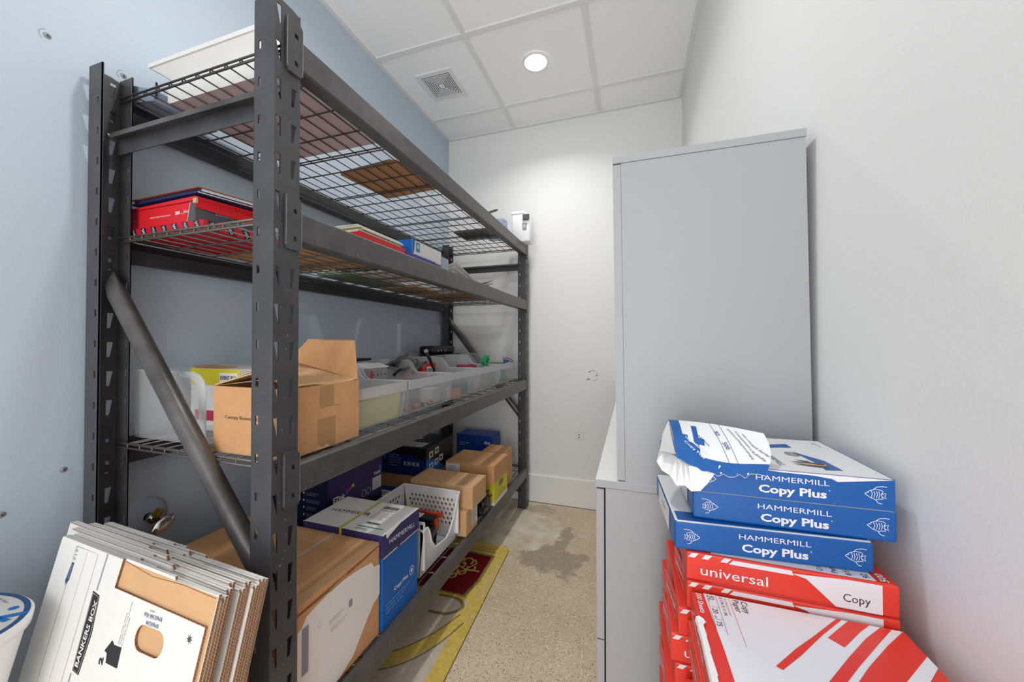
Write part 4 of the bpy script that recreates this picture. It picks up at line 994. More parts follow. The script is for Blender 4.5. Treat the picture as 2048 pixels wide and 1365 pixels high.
# ------------------------------------------------------------------ third shelf contents
Z3 = .8895
def bin_(name, label, x0, x1, y0, y1, z0, hf, hb, group=None, xs=.20):
    """open-front stacking bin: front lip at x1 (aisle), high back at x0"""
    t = thing(name, label, 'plastic bin', ((x0+x1)/2, (y0+y1)/2, z0), group); th = .0022; D = x1-x0
    def side(y, s):
        f = Fr((x0, y, z0), (1, 0, 0), (0, 0, 1)); q = D-xs
        pts = [(.006, 0), (D-.018, 0), (D, hf), (q+.012, hf), (q-.004, hf+.012), (q-.020, hb-.016), (q-.030, hb-.004), (q-.045, hb), (0, hb)]
        m_ = MB().plate(f, pts, [], th, M_bin); edge = [f(*p, -th/2) for p in pts[2:]]
        m_.tube(edge, .0022, M_binedge, 6); return m_
    side(y0+th, 0).build('side_wall', t); side(y1, 1).build('side_wall', t)
    mb = MB(); mb.hexa([(x1-.018-th, y0+th, z0), (x1-.018, y0+th, z0), (x1-.018, y1-th, z0), (x1-.018-th, y1-th, z0), (x1-th, y0+th, z0+hf), (x1, y0+th, z0+hf), (x1, y1-th, z0+hf), (x1-th, y1-th, z0+hf)], M_bin)
    mb.box(x1-.0035, x1+.0015, y0, y1, z0+hf*.74, z0+hf, M_binedge).box(x1-.001, x1+.0022, y0, y1, z0+hf-.004, z0+hf+.001, M_binedge); mb.build('front_wall', t)
    mb = MB(); mb.box(x0, x0+th, y0+th, y1-th, z0, z0+hb, M_bin).box(x0-.001, x0+.003, y0, y1, z0+hb-.004, z0+hb, M_binedge); mb.build('back_wall', t)
    MB().box(x0+th, x1-.019, y0+th, y1-th, z0, z0+th, M_bin).build('base', t)
    return t
grp = 'clear bins along the third shelf'
spans = [(.880, 1.112), (1.130, 1.450), (1.462, 1.757), (1.770, 2.075), (2.090, 2.405)]
blabs = ['clear plastic bin of pale yellow pads beside the open brown carton', 'clear plastic bin with copper batteries inside, second from the open carton', 'clear plastic bin of clipped papers, holding a red card box, middle of the row',
         'clear plastic bin with green tape and a pale box, second from the far end', 'clear plastic bin farthest along the row, with blue and rose bits inside']
for (a, b_), lab in zip(spans, blabs): bin_('storage_bin', lab, -1.135, -.757, a, b_, Z3, .125, .178, grp, xs=.19)
# contents
tag(MB().hexa([(-1.10, .89, Z3+.003), (-.785, .89, Z3+.003), (-.785, 1.10, Z3+.003), (-1.10, 1.10, Z3+.003), (-1.10, .89, Z3+.08), (-.772, .89, Z3+.085), (-.772, 1.10, Z3+.098), (-1.10, 1.10, Z3+.08)], M_cream).build('yellow_pads'), 'block of pale yellow pads inside the first clear bin', 'notepads')
for i, (x, y, a) in enumerate([(-.80, 1.19, 0), (-.815, 1.20, .15), (-.83, 1.185, -.1), (-.80, 1.25, .4), (-.82, 1.28, .1), (-.80, 1.34, -.3)]):
    d = Vector((math.sin(a), math.cos(a), 0)); p = Vector((x, y, Z3+.012)); t = thing('battery_cell', ('copper battery cell lying nearest the front lip of the second bin', 'copper battery cell behind the nearest one in the second bin', 'copper battery cell furthest in of the near three', 'slanted copper battery cell mid-bin', 'copper battery cell beside the slanted one', 'copper battery cell at the far side of the second bin')[i], 'battery', tuple(p), 'batteries in the second clear bin')
    MB().tube([p-d*.024, p+d*.012], .0075, M_copper, 12).build('sleeve', t, True); MB().tube([p+d*.0125, p+d*.024, p+d*.026], [.0075, .0075, .003], M_blackp, 12).build('cap', t, True)
tag(MB().rbox((-.83, 1.395, Z3+.035), (.03, .035, .030), .003, M_lgrey).build('pale_box'), 'small pale box at the far side of the second clear bin', 'box')
t, mb, F, (W, D, H) = carton('patterned_box', 'grey dotted box with a red tab standing in the second clear bin', 'box', -1.08, -.985, 1.20, 1.31, Z3+.004, Z3+.155, mat('dotted_grey_print', '#9a9ba0', .5), {'+z': M_board})
for i in range(4):
    for j in range(5): mb.dec(F[1], [(.02+.024*i+(.012 if j % 2 else 0)+.005*math.cos(R(a)), .03+.024*j+.005*math.sin(R(a))) for a in range(0, 360, 60)], M_charcoal)
mb.rect(F[1], 0, .014, .09, .145, M_redbox); mb.build('body', t)
t = thing('paper_slip', 'white folded slip resting on the dotted box in the bin', 'paper', (-1.03, 1.27, Z3+.157)); MB().hexa([(-1.07, 1.215, Z3+.157), (-.985, 1.20, Z3+.157), (-.985, 1.325, Z3+.157), (-1.07, 1.31, Z3+.157), (-1.085, 1.22, Z3+.176), (-1.02, 1.21, Z3+.176), (-1.02, 1.30, Z3+.176), (-1.085, 1.29, Z3+.176)], M_white).build('sheet', t)
# bagged black parts piled above the second bin's far side
t = thing('bagged_cable', 'black cables in crumpled clear bags heaped above the second and third bins', 'cables', (-1.02, 1.50, Z3+.06))
mb = MB(); rnd = random.Random(11)
for k in range(13):
    c = Vector((-1.02+rnd.uniform(-.05, .06), 1.39+.018*k*1.0, Z3+.150+rnd.uniform(-.02, .035))); d = Vector((rnd.uniform(-.4, .4), rnd.uniform(-1, 1), rnd.uniform(-.5, .9))).normalized()*rnd.uniform(.03, .06)
    mb.tube([c-d, c-d*.3+Vector((0, 0, .01)), c+d*.4, c+d], rnd.uniform(.006, .011), M_blackp if k % 3 else M_charcoal, 7)
mb.build('cable', t, True)
o = crumple('bag_film', None, None, (0, 0, 0), (.06, .12, .05), clear_mat('grey_film', '#c4c7cb', .30, .1), 8, .28, 3, freq=5); o.parent = t; o.location = (0, .0, .055)
t = thing('cable_tie_bag', 'black strap in clear wrapping sticking up out of the third bin', 'strap', (-.97, 1.62, Z3+.02)); MB().tube([(-.935, 1.60, Z3+.03), (-.945, 1.625, Z3+.12), (-.955, 1.60, Z3+.175), (-.960, 1.575, Z3+.212)], [.004, .007, .009, .008], M_blackp, 8).build('strap', t, True); MB().tube([(-.9600, 1.575, Z3+.2125), (-.961, 1.57, Z3+.225)], [.011, .009], M_binedge, 8).build('end_cap', t, True)
t, mb, F, (W, D, H) = carton('red_card_box', 'small red box with white barcode label in the third clear bin', 'box', -1.10, -1.00, 1.60, 1.735, Z3+.004, Z3+.150, M_redbox)
mb.rect(F[1], .045, .10, .085, .130, M_label); mb.bars(F[1], .05, .095, .092, .122, M_ink); mb.build('body', t)
tag(MB().hexa([(-.86, 1.50, Z3+.004), (-.795, 1.49, Z3+.004), (-.79, 1.62, Z3+.004), (-.86, 1.62, Z3+.004), (-.85, 1.50, Z3+.035), (-.80, 1.49, Z3+.028), (-.80, 1.62, Z3+.042), (-.85, 1.62, Z3+.04)], M_copper).build('card_bundle'), 'bundle of orange and tan cards low in the third bin', 'cards')
tag(MB().rbox((-.83, 1.67, Z3+.032), (.03, .045, .027), .006, mat('slate_blue', '#5b7f95', .5)).build('blue_pouch'), 'slate blue pouch low in the third clear bin', 'pouch')
tag(MB().rbox((-.86, 1.86, Z3+.05), (.05, .05, .045), .004, M_pinkish).build('pale_box'), 'pale rose box inside the fourth clear bin', 'box')
# cables, tapes
t = thing('tape_roll', 'green tape roll on edge above the fourth bin rim', 'tape'); t.location = (-.85, 2.02, Z3+.125)
f = Fr((-.835, 2.035, Z3+.150), (0, 1, 0), (.25, 0, 1)); MB().lathe(f, [(.016, -.012), (.034, -.012), (.034, .012), (.016, .012), (.016, -.012)], M_green, 28).build('tape', t)
t = thing('tape_roll', 'green and white label roll leaning inside the far clear bin', 'tape'); t.location = (-.79, 2.13, Z3+.05)
f = Fr((-.800, 2.14, Z3+.050), (0, 1, 0), (.15, 0, 1)); MB().lathe(f, [(.022, -.006), (.044, -.006), (.044, .006), (.022, .006), (.022, -.006)], M_white, 28).build('tape', t); MB().lathe(f, [(.0001, .0055), (.0215, .0055), (.0215, -.0055)], M_green, 28).build('core', t)
tag(MB().rbox((-.86, 2.27, Z3+.065), (.05, .06, .058), .006, M_dgreen).build('dark_pouch'), 'dark green pouch inside the farthest clear bin', 'pouch')
t = thing('key_tag', 'blue tag with red cord loop at the end of the far bin', 'tag'); t.location = (-.80, 2.33, Z3+.12)
MB().rbox((-.80, 2.31, Z3+.134), (.012, .020, .010), .003, M_bright).build('tag', t); MB().tube([(-.80+.03*math.cos(a), 2.345+.045*math.sin(a), Z3+.125+.028*math.sin(a*.5)) for a in [k*.45 for k in range(15)]], .003, M_rose, 6).build('cord', t, True)
MB().tube([(-.80, 2.30, Z3+.142), (-.80, 2.28, Z3+.165), (-.80, 2.30, Z3+.19), (-.80, 2.33, Z3+.185), (-.80, 2.335, Z3+.155)], .003, M_binedge, 6).build('hook', t, True)
t = thing('ribbon_coil', 'rose red ribbon curled over the edge of the fourth bin', 'ribbon'); t.location = (-.95, 1.95, Z3+.12)
MB().tube([(-.93+.05*math.cos(k*.5), 1.97+.07*math.sin(k*.5), Z3+.118+.006*math.sin(k*1.3)) for k in range(22)], .0045, M_rose, 6).build('ribbon', t, True)
# black device on boxes at the back
t = thing('hole_punch', 'black office device at the back of the third shelf under the rear post', 'office device', (-1.22, 2.14, Z3))
MB().rbox((-1.225, 2.13, Z3+.085), (.085, .165, .083), .006, M_charcoal).build('base_block', t)
MB().rbox((-1.22, 2.13, Z3+.176), (.080, .185, .007), .004, M_blackp).build('tray', t)
MB().rbox((-1.225, 2.15, Z3+.210), (.055, .145, .026), .018, M_blackp, seg=4).build('cover', t, True)
mb = MB()
for y in (2.05, 2.09, 2.14): mb.tube([(-1.172, y, Z3+.205), (-1.160, y, Z3+.205)], .009, M_zinc, 12)
mb.build('button', t, True)
tag(MB().rbox((-1.24, 1.30, Z3+.088), (.07, .17, .087), .004, M_charcoal).build('black_file_box'), 'long black box behind the first and second clear bins', 'box')
tag(MB().rbox((-1.22, 1.34, Z3+.181), (.045, .10, .006), .002, M_blackp).build('black_bar'), 'thin black bar lying on the long black box', 'bar')
# near-end clear bin turned sideways with a yellow box in it
t = thing('storage_bin', 'clear plastic bin at the near end of the third shelf, left of the open carton', 'plastic bin', (-1.19, .75, Z3), grp)
y0, y1, x0, x1, hb = .640, .860, -1.322, -1.036, .186
for y in (y0+.0022, y1):
    f = Fr((x0, y, Z3), (1, 0, 0), (0, 0, 1)); D = x1-x0
    pts = [(.012, 0), (D-.004, 0), (D, .02), (D, hb-.045), (D-.008, hb-.022), (D-.022, hb-.008), (D-.045, hb-.001), (0, hb)]
    m_ = MB().plate(f, pts, [], .0022, M_bin); m_.tube([f(*p, -.001) for p in pts[1:]], .003, M_binedge, 6)
    q = [(D-.018, .004), (D, .004), (D, hb-.045), (D-.008, hb-.022), (D-.022, hb-.008), (D-.045, hb-.001), (D-.10, hb), (D-.10, hb-.012), (D-.05, hb-.018), (D-.026, hb-.038)]
    m_.plate(Fr((x0, y-.0003, Z3), (1, 0, 0), (0, 0, 1)), q, [], .0026, M_binedge); m_.build('side_wall', t)
MB().box(x0, x0+.0022, y0+.003, y1-.003, Z3, Z3+hb, M_bin).build('back_wall', t); MB().box(x0+.003, x1-.003, y0+.003, y1-.003, Z3, Z3+.0025, M_bin).build('base', t)
MB().box(x1-.0025, x1, y0+.003, y1-.003, Z3, Z3+.05, M_bin).build('front_wall', t)
t, mb, F, (W, D, H) = carton('yellow_card_box', 'yellow box with white label showing above the near clear bin', 'box', -1.265, -1.055, .745, .835, Z3+.003, Z3+.186, M_board)
mb.rect(F[0], 0, W, .135, H, M_yellow); mb.rect(F[0], W-.085, W-.012, .145, .172, M_white, .0009); mb.text(F[0], 'EVENT FOR', .011, W-.048, .158, M_ink, wid=.066, bold=.03, n=.0012); mb.rect(F[0], .02, W-.02, .03, .06, M_rose); mb.build('body', t)
MB().hexa([(-1.262, .755, Z3+.1865), (-1.14, .755, Z3+.1865), (-1.14, .80, Z3+.1865), (-1.262, .80, Z3+.1865), (-1.262, .75, Z3+.192), (-1.15, .75, Z3+.190), (-1.15, .80, Z3+.190), (-1.262, .80, Z3+.192)], M_kraft).build('open_flap', t)
# open carton with business cards
x0, x1, y0, y1, z1 = -.966, -.731, .618, .844, 1.048
t = thing('open_carton', 'open brown cardboard carton with a raised flap on the near third shelf', 'cardboard box', ((x0+x1)/2, (y0+y1)/2, Z3))
th = .004; mb = MB(); zt_ = z1
FR = faces(x0, x1, y0, y1, Z3, zt_)
mb.box(x0, x1, y0, y0+th, Z3, zt_, M_kraft, {1: M_kraftd}).box(x0, x1, y1-th, y1, Z3, zt_, M_kraft).box(x0, x0+th, y0+th, y1-th, Z3, zt_, M_kraft).box(x1-th, x1, y0+th, y1-th, Z3, zt_, M_kraft).box(x0+th, x1-th, y0+th, y1-th, Z3, Z3+th, M_kraft)
mb.text(FR[0], 'Canopy Business Cards', .0078, .040, .0865, M_ink, al='L', wid=.135)
mb.rect(FR[1], .085, .140, 0.001, .075, M_tape, .0004); mb.rect(FR[1], .090, .135, .105, .155, M_tape, .0004); mb.stroke(FR[1], [(.09, .10), (.12, .104), (.155, .10)], .0008, M_kraftd)
mb.dec(FR[1], [(.075, 0.0), (.085, .012), (.098, .004), (.11, .010), (.125, 0)], M_kraft2, .0008)
mb.build('body', t)
def flapm(pts, nm='flap', m_=M_kraft, th_=.003):
    P = [Vector(p) for p in pts]; n_ = (P[1]-P[0]).cross(P[-1]-P[0]).normalized()*th_; k = len(P); mb = MB()
    mb.add([tuple(p) for p in P]+[tuple(p-n_) for p in P], [tuple(range(k)), tuple(reversed(range(k, 2*k)))]+[(i, k+i, k+(i+1) % k, (i+1) % k) for i in range(k)], m_); return mb.build(nm, t)
# raised far flap, sloping lid flaps
flapm([(x1-.004, y1, z1+.002), (x0+.03, y1, z1+.002), (x0+.06, y1-.01, z1+.115), (x1-.01, y1-.012, z1+.112)])
flapm([(x1, y1-.004, z1-.002), (x1-.006, y1-.01, z1+.110), (x1-.10, y1-.08, z1+.112), (x1-.12, y1-.12, z1+.060), (x1-.03, y1-.05, z1+.02)], m_=M_kraft)
nu = 6
mb = MB(); g = []
for i in range(nu+1):
    for j in range(nu+1):
        u, v = i/nu, j/nu
        x = x1-.001-(x1-x0)*.55*u; y = y0+.004+(y1-y0-.008)*v; z = z1+.001+.052*math.sin(u*1.6)*(.55+.45*v)+.004*math.sin(v*7+u*3)
        g.append((x, y, z))
mb.v = g+[(p[0], p[1], p[2]-.0025) for p in g]; q0 = len(g)
for i in range(nu):
    for j in range(nu):
        a = i*(nu+1)+j; mb.f.append((a, a+1, a+nu+2, a+nu+1)); mb.m.append(mb.mi(M_kraft2)); mb.f.append((q0+a, q0+a+nu+1, q0+a+nu+2, q0+a+1)); mb.m.append(mb.mi(M_kraft))
for j in range(nu): a = j; mb.f.append((a, q0+a, q0+a+1, a+1)); mb.m.append(mb.mi(M_kraftd))
for i in range(nu): a = i*(nu+1); mb.f.append((a, a+nu+1, q0+a+nu+1, q0+a)); mb.m.append(mb.mi(M_kraftd))
mb.build('flap', t)
flapm([(x0+.001, y0+.002, z1+.001), (x0+.002, y1-.02, z1+.004), (x0+.12, y1-.03, z1+.040), (x0+.125, y0+.004, z1+.032)], m_=M_kraft2)
o = flapm([(x0+.055, y0+.006, z1+.0185), (x0+.075, y0+.12, z1+.024), (x0+.118, y0+.13, z1+.0405), (x0+.122, y0+.006, z1+.0375)], 'torn_label', M_label, .0008)
mb = MB(); f = Fr((x0+.02, y0+.05, z1+.013), (1, 0, .27), (0, 1, 0)); mb.dec(f, [(.0, .0), (.03, .0), (.022, .005), (.004, .006)], M_kraftd); mb.dec(f, [(.02, .02), (.035, .022), (.03, .04), (.026, .026)], M_kraftd); mb.build('tear_mark', t)

# ------------------------------------------------------------------ bottom shelf contents
Z4 = .2815
t, mb, F, (W, D, H) = carton('shipping_carton', 'large brown carton with a white sheet on its side, at the near bottom shelf', 'cardboard box', -1.26, -.720, .638, .9225, Z4, .553, M_kraft, r=.003)
mb.rect(F[2], .370-.003, .370+.003, .001, D-.001, M_lgrey, .0006)
mb.rect(F[2], W-.030, W-.001, .001, D-.001, M_kraft2, .0004)
mb.dec(F[1], [(0, H-.016), (D, H-.006), (D, H-.010), (.1, H-.022), (0, H-.022)], M_kraftd); mb.dec(F[1], [(.09, H-.020), (.15, H-.010), (.15, H-.030), (.10, H-.034)], M_tape, .0007)
mb.build('body', t)
P = lambda y, z: (y-.638, z-Z4)
lb = MB(); lb.plate(Fr(F[1](0, 0, .0012), (0, 1, 0), (0, 0, 1)), [P(.6385, .495), P(.649, .497), P(.664, .516), P(.72, .526), P(.778, .530), P(.84, .522), P(.886, .513), P(.896, .495), P(.9215, .488), P(.9215, .400), P(.894, .389), P(.85, .345), P(.814, .305), P(.765, .2875), P(.700, .290), P(.660, .34), P(.6385, .386)][::-1], [], .0011, M_board)
f = Fr(F[1](0, 0, .0015), (0, 1, 0), (0, 0, 1))
lb.rect(f, .012, .030, .107, .214, M_grey, .0006); lb.text(f, 'Q', .010, .060, .190, M_lgrey); lb.lines(f, .092, .150, .168, .180, 2, M_lgrey, .0006, .4); lb.rect(f, .158, .170, .164, .182, M_grey); lb.lines(f, .095, .168, .146, .158, 2, M_strap, .0006, .25)
lb.build('white_sheet', t)
# lidded paper carton with a yellow strap
x0, x1, y0, y1, z0, z1 = -1.018, -.7105, .9245, 1.118, Z4, .571
t = thing('paper_carton', 'blue copy paper carton with navy and white lid and yellow strap', 'cardboard box', ((x0+x1)/2, (y0+y1)/2, z0))
F = faces(x0+.003, x1-.002, y0+.002, y1-.002, z0, z1); mb = MB().rbox(((x0+x1)/2, (y0+y1)/2, (z0+z1)/2-.001), ((x1-x0)/2-.0025, (y1-y0)/2-.002, (z1-z0)/2-.002), .002, M_cblue)
f = F[1]; mb.text(f, 'Copy Plus', .0115, .093, .095, M_lilac, rot=0, wid=.075, bold=.03); mb.lines(f, .015, .15, .045, .078, 3, mat('pale_blue_print', '#5b9be0', .5), .0006, .35)
mb.stroke(f, [(.152+.012*math.cos(R(a)), .098+.014*math.sin(R(a))) for a in range(0, 361, 24)], .0022, M_lilac); mb.dec(f, [(.152+.006*math.cos(R(a)), .098+.007*math.sin(R(a))) for a in range(0, 360, 40)], M_lilac)
mb.build('body', t)
ld = MB().hexa([(x0, y0, .502), (x1+.0012, y0, .502), (x1+.0012, y1+.001, .497), (x0, y1+.001, .497), (x0, y0, z1), (x1+.001, y0, z1), (x1+.001, y1+.001, z1), (x0, y1+.001, z1)], M_navy, {0: M_board, 1: M_board})
F = faces(x0, x1+.0013, y0, y1, .50, z1); f = F[1]
ld.text(f, 'HAMMERMILL', .0155, .098, .036, M_lilac, wid=.138, rot=R(-4), bold=.01); ld.rect(f, 0, .070, .0005, .005, M_lgrey, .0006); ld.rect(f, .085, .19, .0, .004, M_lgrey, .0006)
ld.dec(f, [(.012, .0715), (.015, .058), (.022, .055), (.030, .060), (.07, .068), (.085, .0715)], M_board, .0007); ld.rect(F[0], 0, x1-x0, .058, .0715, M_navy)
tp = F[2]
ld.dec(tp, [(.002, .003), (.18, .001), (.19, .012), (.28, .004), (.302, .016), (.306, .19), (.002, .19)], M_board, .0004)
ld.dec(tp, [(.185, .013), (.27, .006), (.285, .018), (.30, .045), (.302, .186), (.160, .186), (.155, .012)], M_white, .0006)
ld.text(tp, 'HAMMERMILL', .020, .112, .098, M_ink, wid=.17, rot=R(3), bold=.02, n=.0008); ld.rect(tp, .165, .30, .08, .125, M_white, .0012)
ld.bars(tp, .190, .250, .150, .168, M_ink, .0016); ld.lines(tp, .19, .27, .135, .146, 2, M_grey, .0016, .4); ld.lines(tp, .19, .265, .08, .128, 6, M_grey, .0016, .3, 3); ld.bars(tp, .205, .255, .048, .058, M_ink, .0016, 4); ld.rect(tp, .19, .285, .0275, .0315, M_green, .0016); ld.lines(tp, .195, .25, .012, .022, 2, M_grey, .0016, .5, 5); ld.text(tp, 'United States', .004, .05, .175, M_ink)
ld.text(tp, 'R', .020, .1725, .100, M_ink, rot=R(3), bold=.02, n=.0017)
ld.build('lid', t)
st = MB(); st.box(x0+.1465, x0+.1535, y0-.0012, y1+.0022, z1+.0022, z1+.0034, M_strap).box(x0+.1465, x0+.1535, y0-.0016, y0-.0004, .29, z1+.0022, M_strap); st.build('strap', t)
# dark toner boxes
t, mb, F, (W, D, H) = carton('toner_box', 'tall black and purple ink cartridge box with coloured dots behind the paper carton', 'box', -1.328, -1.040, 1.047, 1.345, Z4, .672, M_black, {'+x': M_purple}, r=.0015)
f = F[0]; mb.rect(f, .002, W-.002, .002, H-.002, mat('ink_blue_black', '#141a3a', .35), .0004)
mb.text(f, 'Ezink', .014, W-.095, .355, M_lgrey, wid=.035); mb.lines(f, W-.115, W-.05, .336, .344, 1, M_grey, .0008, .6)
for k in range(5): mb.dec(f, [(W-.112+.004*math.cos(R(a)), .315-.026*k+.004*math.sin(R(a))) for a in range(0, 360, 60)], M_lgrey, .0008); mb.lines(f, W-.100, W-.035, .308-.026*k, .321-.026*k, 3, M_grey, .0008, .3, k+1)
f = F[1]; mb.dec(f, [(.001, .001), (D-.001, .001), (D-.001, .20), (.001, .30)], M_black, .0004)
mb.text(f, 'EZink', .020, .052, .288, M_white, wid=.058, bold=.03, n=.0009); mb.lines(f, .025, .11, .268, .276, 1, M_lgrey, .0009, .7)
for k, m_ in enumerate((M_bright, mat('dot_magenta', '#a3276c', .4), M_redbox, M_strap)): mb.dec(f, [(.090+.011*k+.0065*math.cos(R(a)), .298+.004*k+.0065*math.sin(R(a))) for a in range(0, 360, 30)], m_, .0009+.0001*k)
mb.lines(f, .03, .08, .225, .235, 1, M_grey, .0009, .6)
for u in (.185, .212): mb.stroke(f, [(u+.011*math.cos(R(a)), .255+.014*math.sin(R(a))) for a in range(0, 361, 30)], .0018, M_lgrey, .0009)
mb.rect(f, .236, .292, .245, .296, M_lgrey, .0008); mb.lines(f, .240, .288, .250, .280, 5, M_grey, .0011, .4); mb.text(f, 'TN660', .013, .264, .312, M_lgrey, wid=.042, bold=.03, n=.0009)
mb.rect(f, .275, .294, .305, .34, M_bright, .0007); mb.build('body', t)
t, mb, F, (W, D, H) = carton('toner_box', 'low blue box with a white barcode label behind the white basket', 'box', -1.31, -1.045, 1.352, 1.50, Z4, .455, M_dnavy)
mb.rect(F[2], W-.09, W-.02, .04, .10, M_label); mb.bars(F[2], W-.08, W-.03, .05, .09, M_ink); mb.build('body', t)
t, mb, F, (W, D, H) = carton('brown_carton', 'plain brown carton under the glossy black toner box', 'cardboard box', -1.325, -1.022, 1.665, 1.945, Z4, .449, M_kraft); mb.build('body', t)
t, mb, F, (W, D, H) = carton('toner_box', 'glossy black and blue toner cartridge box on the plain brown carton', 'box', -1.322, -1.012, 1.660, 1.955, .4495, .597, M_black, {'-y': M_dnavy}, r=.002)
f = F[0]; mb.dec(f, [(0.001, H), (W, H), (W, H*.55), (W*.5, H*.75), (.001, H*.8)], M_black, .0004); mb.text(f, '100%', .020, .035, .095, M_lgrey, wid=.055); mb.lines(f, .012, .065, .062, .078, 2, M_charcoal, .0007, .3)
for k, tx in enumerate(('Toner Cartridge', 'Cartouche de toner', 'Cartucho de toner', 'Cartucho Toner', 'Tonerkassette')): mb.text(f, tx, .0075, .085, .102-.0135*k, M_lgrey, al='L', wid=(.06, .072, .074, .068, .05)[k])
for k in range(7): mb.rect(f, .176+.0135*k, .187+.0135*k, .052, .072, M_grey, .0006); mb.rect(f, .1785+.0135*k, .1845+.0135*k, .056, .068, M_dnavy if k % 2 else M_lgrey, .0009)
f = F[1]; mb.dec(f, [(0.001, 0), (.20, 0), (.10, .06), (.03, .09), (.001, .09)], M_bright, .0004)
for u, v in ((.05, .105), (.11, .112), (.05, .045), (.105, .052), (.155, .060)):
    mb.plate(Fr(f(u, v, .0008), (0, 1, 0), (0, 0, 1)), [(-.02, -.017), (.02, -.015), (.02, .017), (-.02, .017)], [[(-.009, -.008), (-.009, .008), (.010, .008), (.010, -.008)]], .0004, M_lgrey)
f = F[2]; mb.rect(f, .15, .27, .02, .10, M_label, .0006); mb.lines(f, .16, .26, .03, .09, 3, M_ink, .0009, .35); mb.rect(f, .12, .18, .16, .20, M_lgrey, .0006); mb.lines(f, .13, .23, .22, .26, 2, M_grey, .0006, .4)
mb.build('body', t)
t, mb, F, (W, D, H) = carton('toner_box', 'bright dark-blue toner box standing near the back wall on the bottom shelf', 'box', -1.16, -.895, 2.30, 2.46, Z4, .512, mat('deep_blue_print', '#123f93', .4))
f = F[0]; mb.dec(f, [(.12, .0), (W, .0), (W, .150), (.18, .125)], M_board, .0004); mb.text(f, '4Pack', .020, W-.035, .185, M_lilac, wid=.045, bold=.03); mb.text(f, 'Toner Cartridge', .008, .06, .175, M_lilac, wid=.07); mb.lines(f, .02, .09, .16, .168, 1, M_lilac, .0007, .4); mb.build('body', t)
# brown small cartons
t, mb, F, (W, D, H) = carton('brown_carton', 'small brown carton with a white side label between the basket and the black bag', 'cardboard box', -.985, -.702, 1.487, 1.612, Z4, .393, M_kraft2)
mb.rect(F[1], .055, .12, .025, .095, M_label); mb.lines(F[1], .06, .115, .03, .09, 5, M_grey, .0008, .4); mb.build('body', t)
t, mb, F, (W, D, H) = carton('brown_carton', 'light brown oblong carton lying across the small labelled one', 'cardboard box', -1.010, -.684, 1.515, 1.675, .3935, .496, M_kraft2)
mb.rect(F[0], .004, .085, .020, .062, M_label); mb.bars(F[0], .02, .075, .030, .045, M_ink); mb.build('body', t)
t, mb, F, (W, D, H) = carton('yellow_box', 'yellow box with round spiral logo at the front of the bottom shelf', 'box', -.880, -.693, 1.815, 2.025, Z4, .402, M_yellow)
f = F[1]; mb.rect(f, .001, D-.001, .001, .020, M_label, .0006); mb.rect(F[0], .001, W-.001, .001, .020, M_label, .0006)
for u in (.085, .120):
    for r in (.017, .011, .005): mb.stroke(f, [(u+r*math.cos(R(a)), .095+r*.9*math.sin(R(a))) for a in range(0, 361, 30)], .0022, M_ink)
mb.text(f, 'COLOR', .012, .105, .060, M_golddk, wid=.05); mb.rect(f, .06, .18, .040, .0425, M_golddk); mb.rect(f, .06, .18, .032, .034, M_golddk); mb.build('body', t)
t, mb, F, (W, D, H) = carton('brown_carton', 'brown carton with a white label on its near end, stacked on the yellow box', 'cardboard box', -.975, -.690, 1.800, 2.028, .4025, .497, M_kraft)
mb.rect(F[0], .004, .085, .018, .085, M_label); mb.lines(F[0], .012, .078, .025, .08, 6, M_grey, .0008, .4); mb.build('body', t)
tag(MB().rbox((-.94, 1.93, Z4+.061), (.035, .10, .061), .002, M_kraft).build('brown_carton'), 'narrow brown carton hidden behind the yellow box', 'cardboard box')
t, mb, F, (W, D, H) = carton('brown_carton', 'brown carton at the far front corner behind the yellow box', 'cardboard box', -.865, -.720, 2.06, 2.20, Z4, .492, M_kraft); mb.build('body', t)
crumple('trash_bag', 'scrunched black plastic bag by the front beam of the bottom shelf', 'plastic bag', (-.728, 1.722, Z4+.001), (.036, .085, .052), mat('black_film', '#141416', .25, spec=.6), 3, .34, 5, freq=5)

# white slotted basket
x0, x1, y0, y1, zb, zt_ = -1.005, -.722, 1.175, 1.462, Z4+.004, .492
t = thing('slotted_basket', 'white plastic basket with diamond holes and scooped front on the bottom shelf', 'basket', ((x0+x1)/2, (y0+y1)/2, Z4))
H = zt_-zb; ins = .022
def dia(u, v, a=.0072, b_=.0092): return [(u-a, v), (u, v+b_), (u+a, v), (u, v-b_)]
def wall(O, U, W, tilt, nx, hol=True, outline=None, nm='side_wall', inset=.03):
    f = Fr(O, U, tilt); hs = []
    if hol:
        for j in range(7):
            for i in range(nx+1):
                u = inset+.0205*i+(.010 if j % 2 else 0); v = .062+.0205*j
                if u < W-inset*.8 and v < H-.03: hs.append(dia(u, v))
    out = outline or [(ins, 0), (W-ins, 0), (W, H), (0, H)]
    return MB().plate(f, out, hs, .0028, M_plastic), f
W = x1-x0; D = y1-y0
mb, f = wall((x0, y1, zb), (1, 0, 0), W, (0, .0, 1), 11); mb.tube([f(0, H, 0), f(W, H, 0)], .0045, M_plastic, 8); mb.build('side_wall', t)
mb, f = wall((x0, y0, zb), (1, 0, 0), W, (0, 0, 1), 11, hol=False); mb.tube([f(0, H-.02, 0), f(W*.8, H-.02, 0), f(W, H-.035, 0)], .0045, M_plastic, 8); mb.build('side_wall', t)
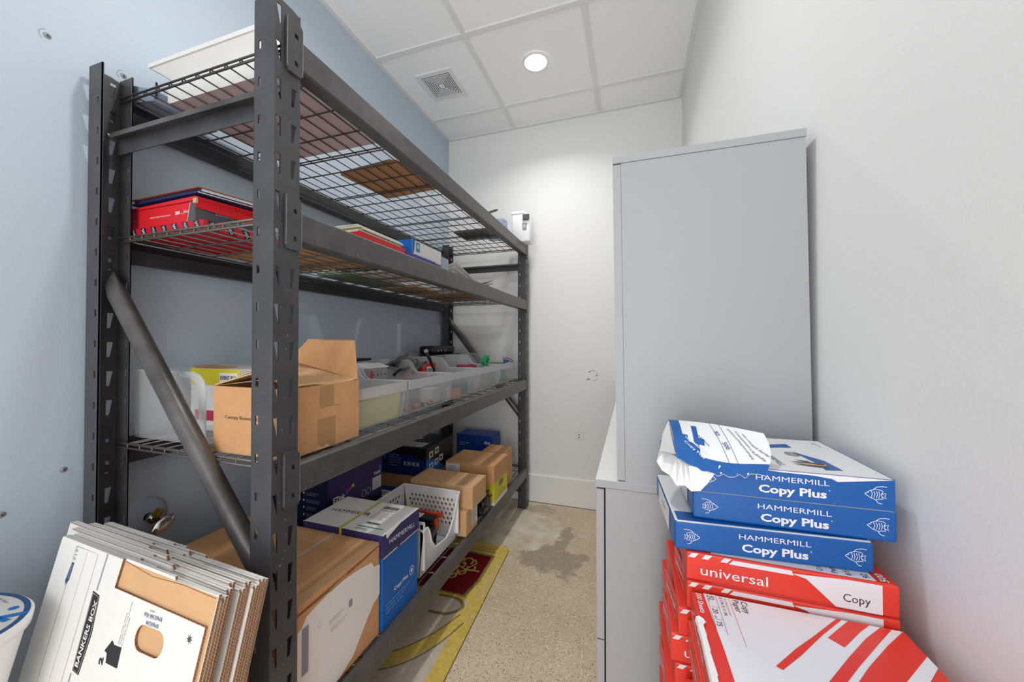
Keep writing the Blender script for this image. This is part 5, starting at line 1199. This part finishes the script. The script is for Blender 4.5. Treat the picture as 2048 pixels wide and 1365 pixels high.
mb, f = wall((x0, y0, zb), (0, 1, 0), D, (0, 0, 1), 10, outline=[(0, 0), (D, 0), (D, H), (0, H)]); mb.tube([f(0, H, 0), f(D, H, 0)], .0045, M_plastic, 8); mb.build('back_wall', t)
mb = MB(); F_f = Fr((x1-.022, y0, zb), (0, 1, 0), (.10, 0, 1)); sc = [(.0, .0), (D, 0), (D, H), (D-.012, H-.01), (D-.022, H-.050), (D-.040, .105), (D-.068, .062), (D-.095, .048), (.105, .060), (.070, .100), (.045, .155), (.028, .175), (.010, .178), (0, .165)]
mb.plate(F_f, sc, [], .0028, M_plastic); mb.tube([F_f(*p) for p in sc[2:]], .0042, M_plastic, 8)
# bulging lip at the scoop
mb.build('front_wall', t)
MB().box(x0+.003, x1-.023, y0+.002, y1-.003, zb-.003, zb, M_plastic).build('base', t)
mb = MB()
for y in (y0+.006, y1-.006): mb.rbox((x1-.012, y, zb+H*.55), (.010, .006, H*.42), .004, M_plastic)
mb.build('corner_post', t)
# toner cartridge lying in the basket
t = thing('toner_cartridge', 'black and orange toner cartridge lying in the white basket', 'toner cartridge', (-.86, 1.30, zb))
MB().rbox((-.865, 1.30, zb+.060), (.095, .050, .056), .008, M_blackp).rbox((-.865, 1.335, zb+.130), (.090, .022, .014), .004, M_blackp).build('housing', t)
MB().rbox((-.865, 1.378, zb+.136), (.105, .008, .008), .003, M_orange).rbox((-.772, 1.345, zb+.110), (.008, .014, .026), .004, M_orange).rbox((-.772, 1.285, zb+.075), (.008, .022, .012), .004, M_orange).build('orange_guard', t)
MB().tube([(-.955, 1.275, zb+.128), (-.790, 1.275, zb+.128)], .012, M_zinc, 14).build('roller', t, True)
mb = MB().box(-.90, -.83, 1.318, 1.352, zb+.1445, zb+.1455, M_label).box(-.94, -.87, 1.361, 1.383, zb+.1505, zb+.1515, M_yellow); mb.build('sticker', t)
mb = MB()
for z_, r in ((.090, .018), (.075, .012)): mb.tube([(-.765, 1.31, zb+z_), (-.756, 1.31, zb+z_)], r, M_charcoal, 18)
mb.build('drive_gear', t, True)
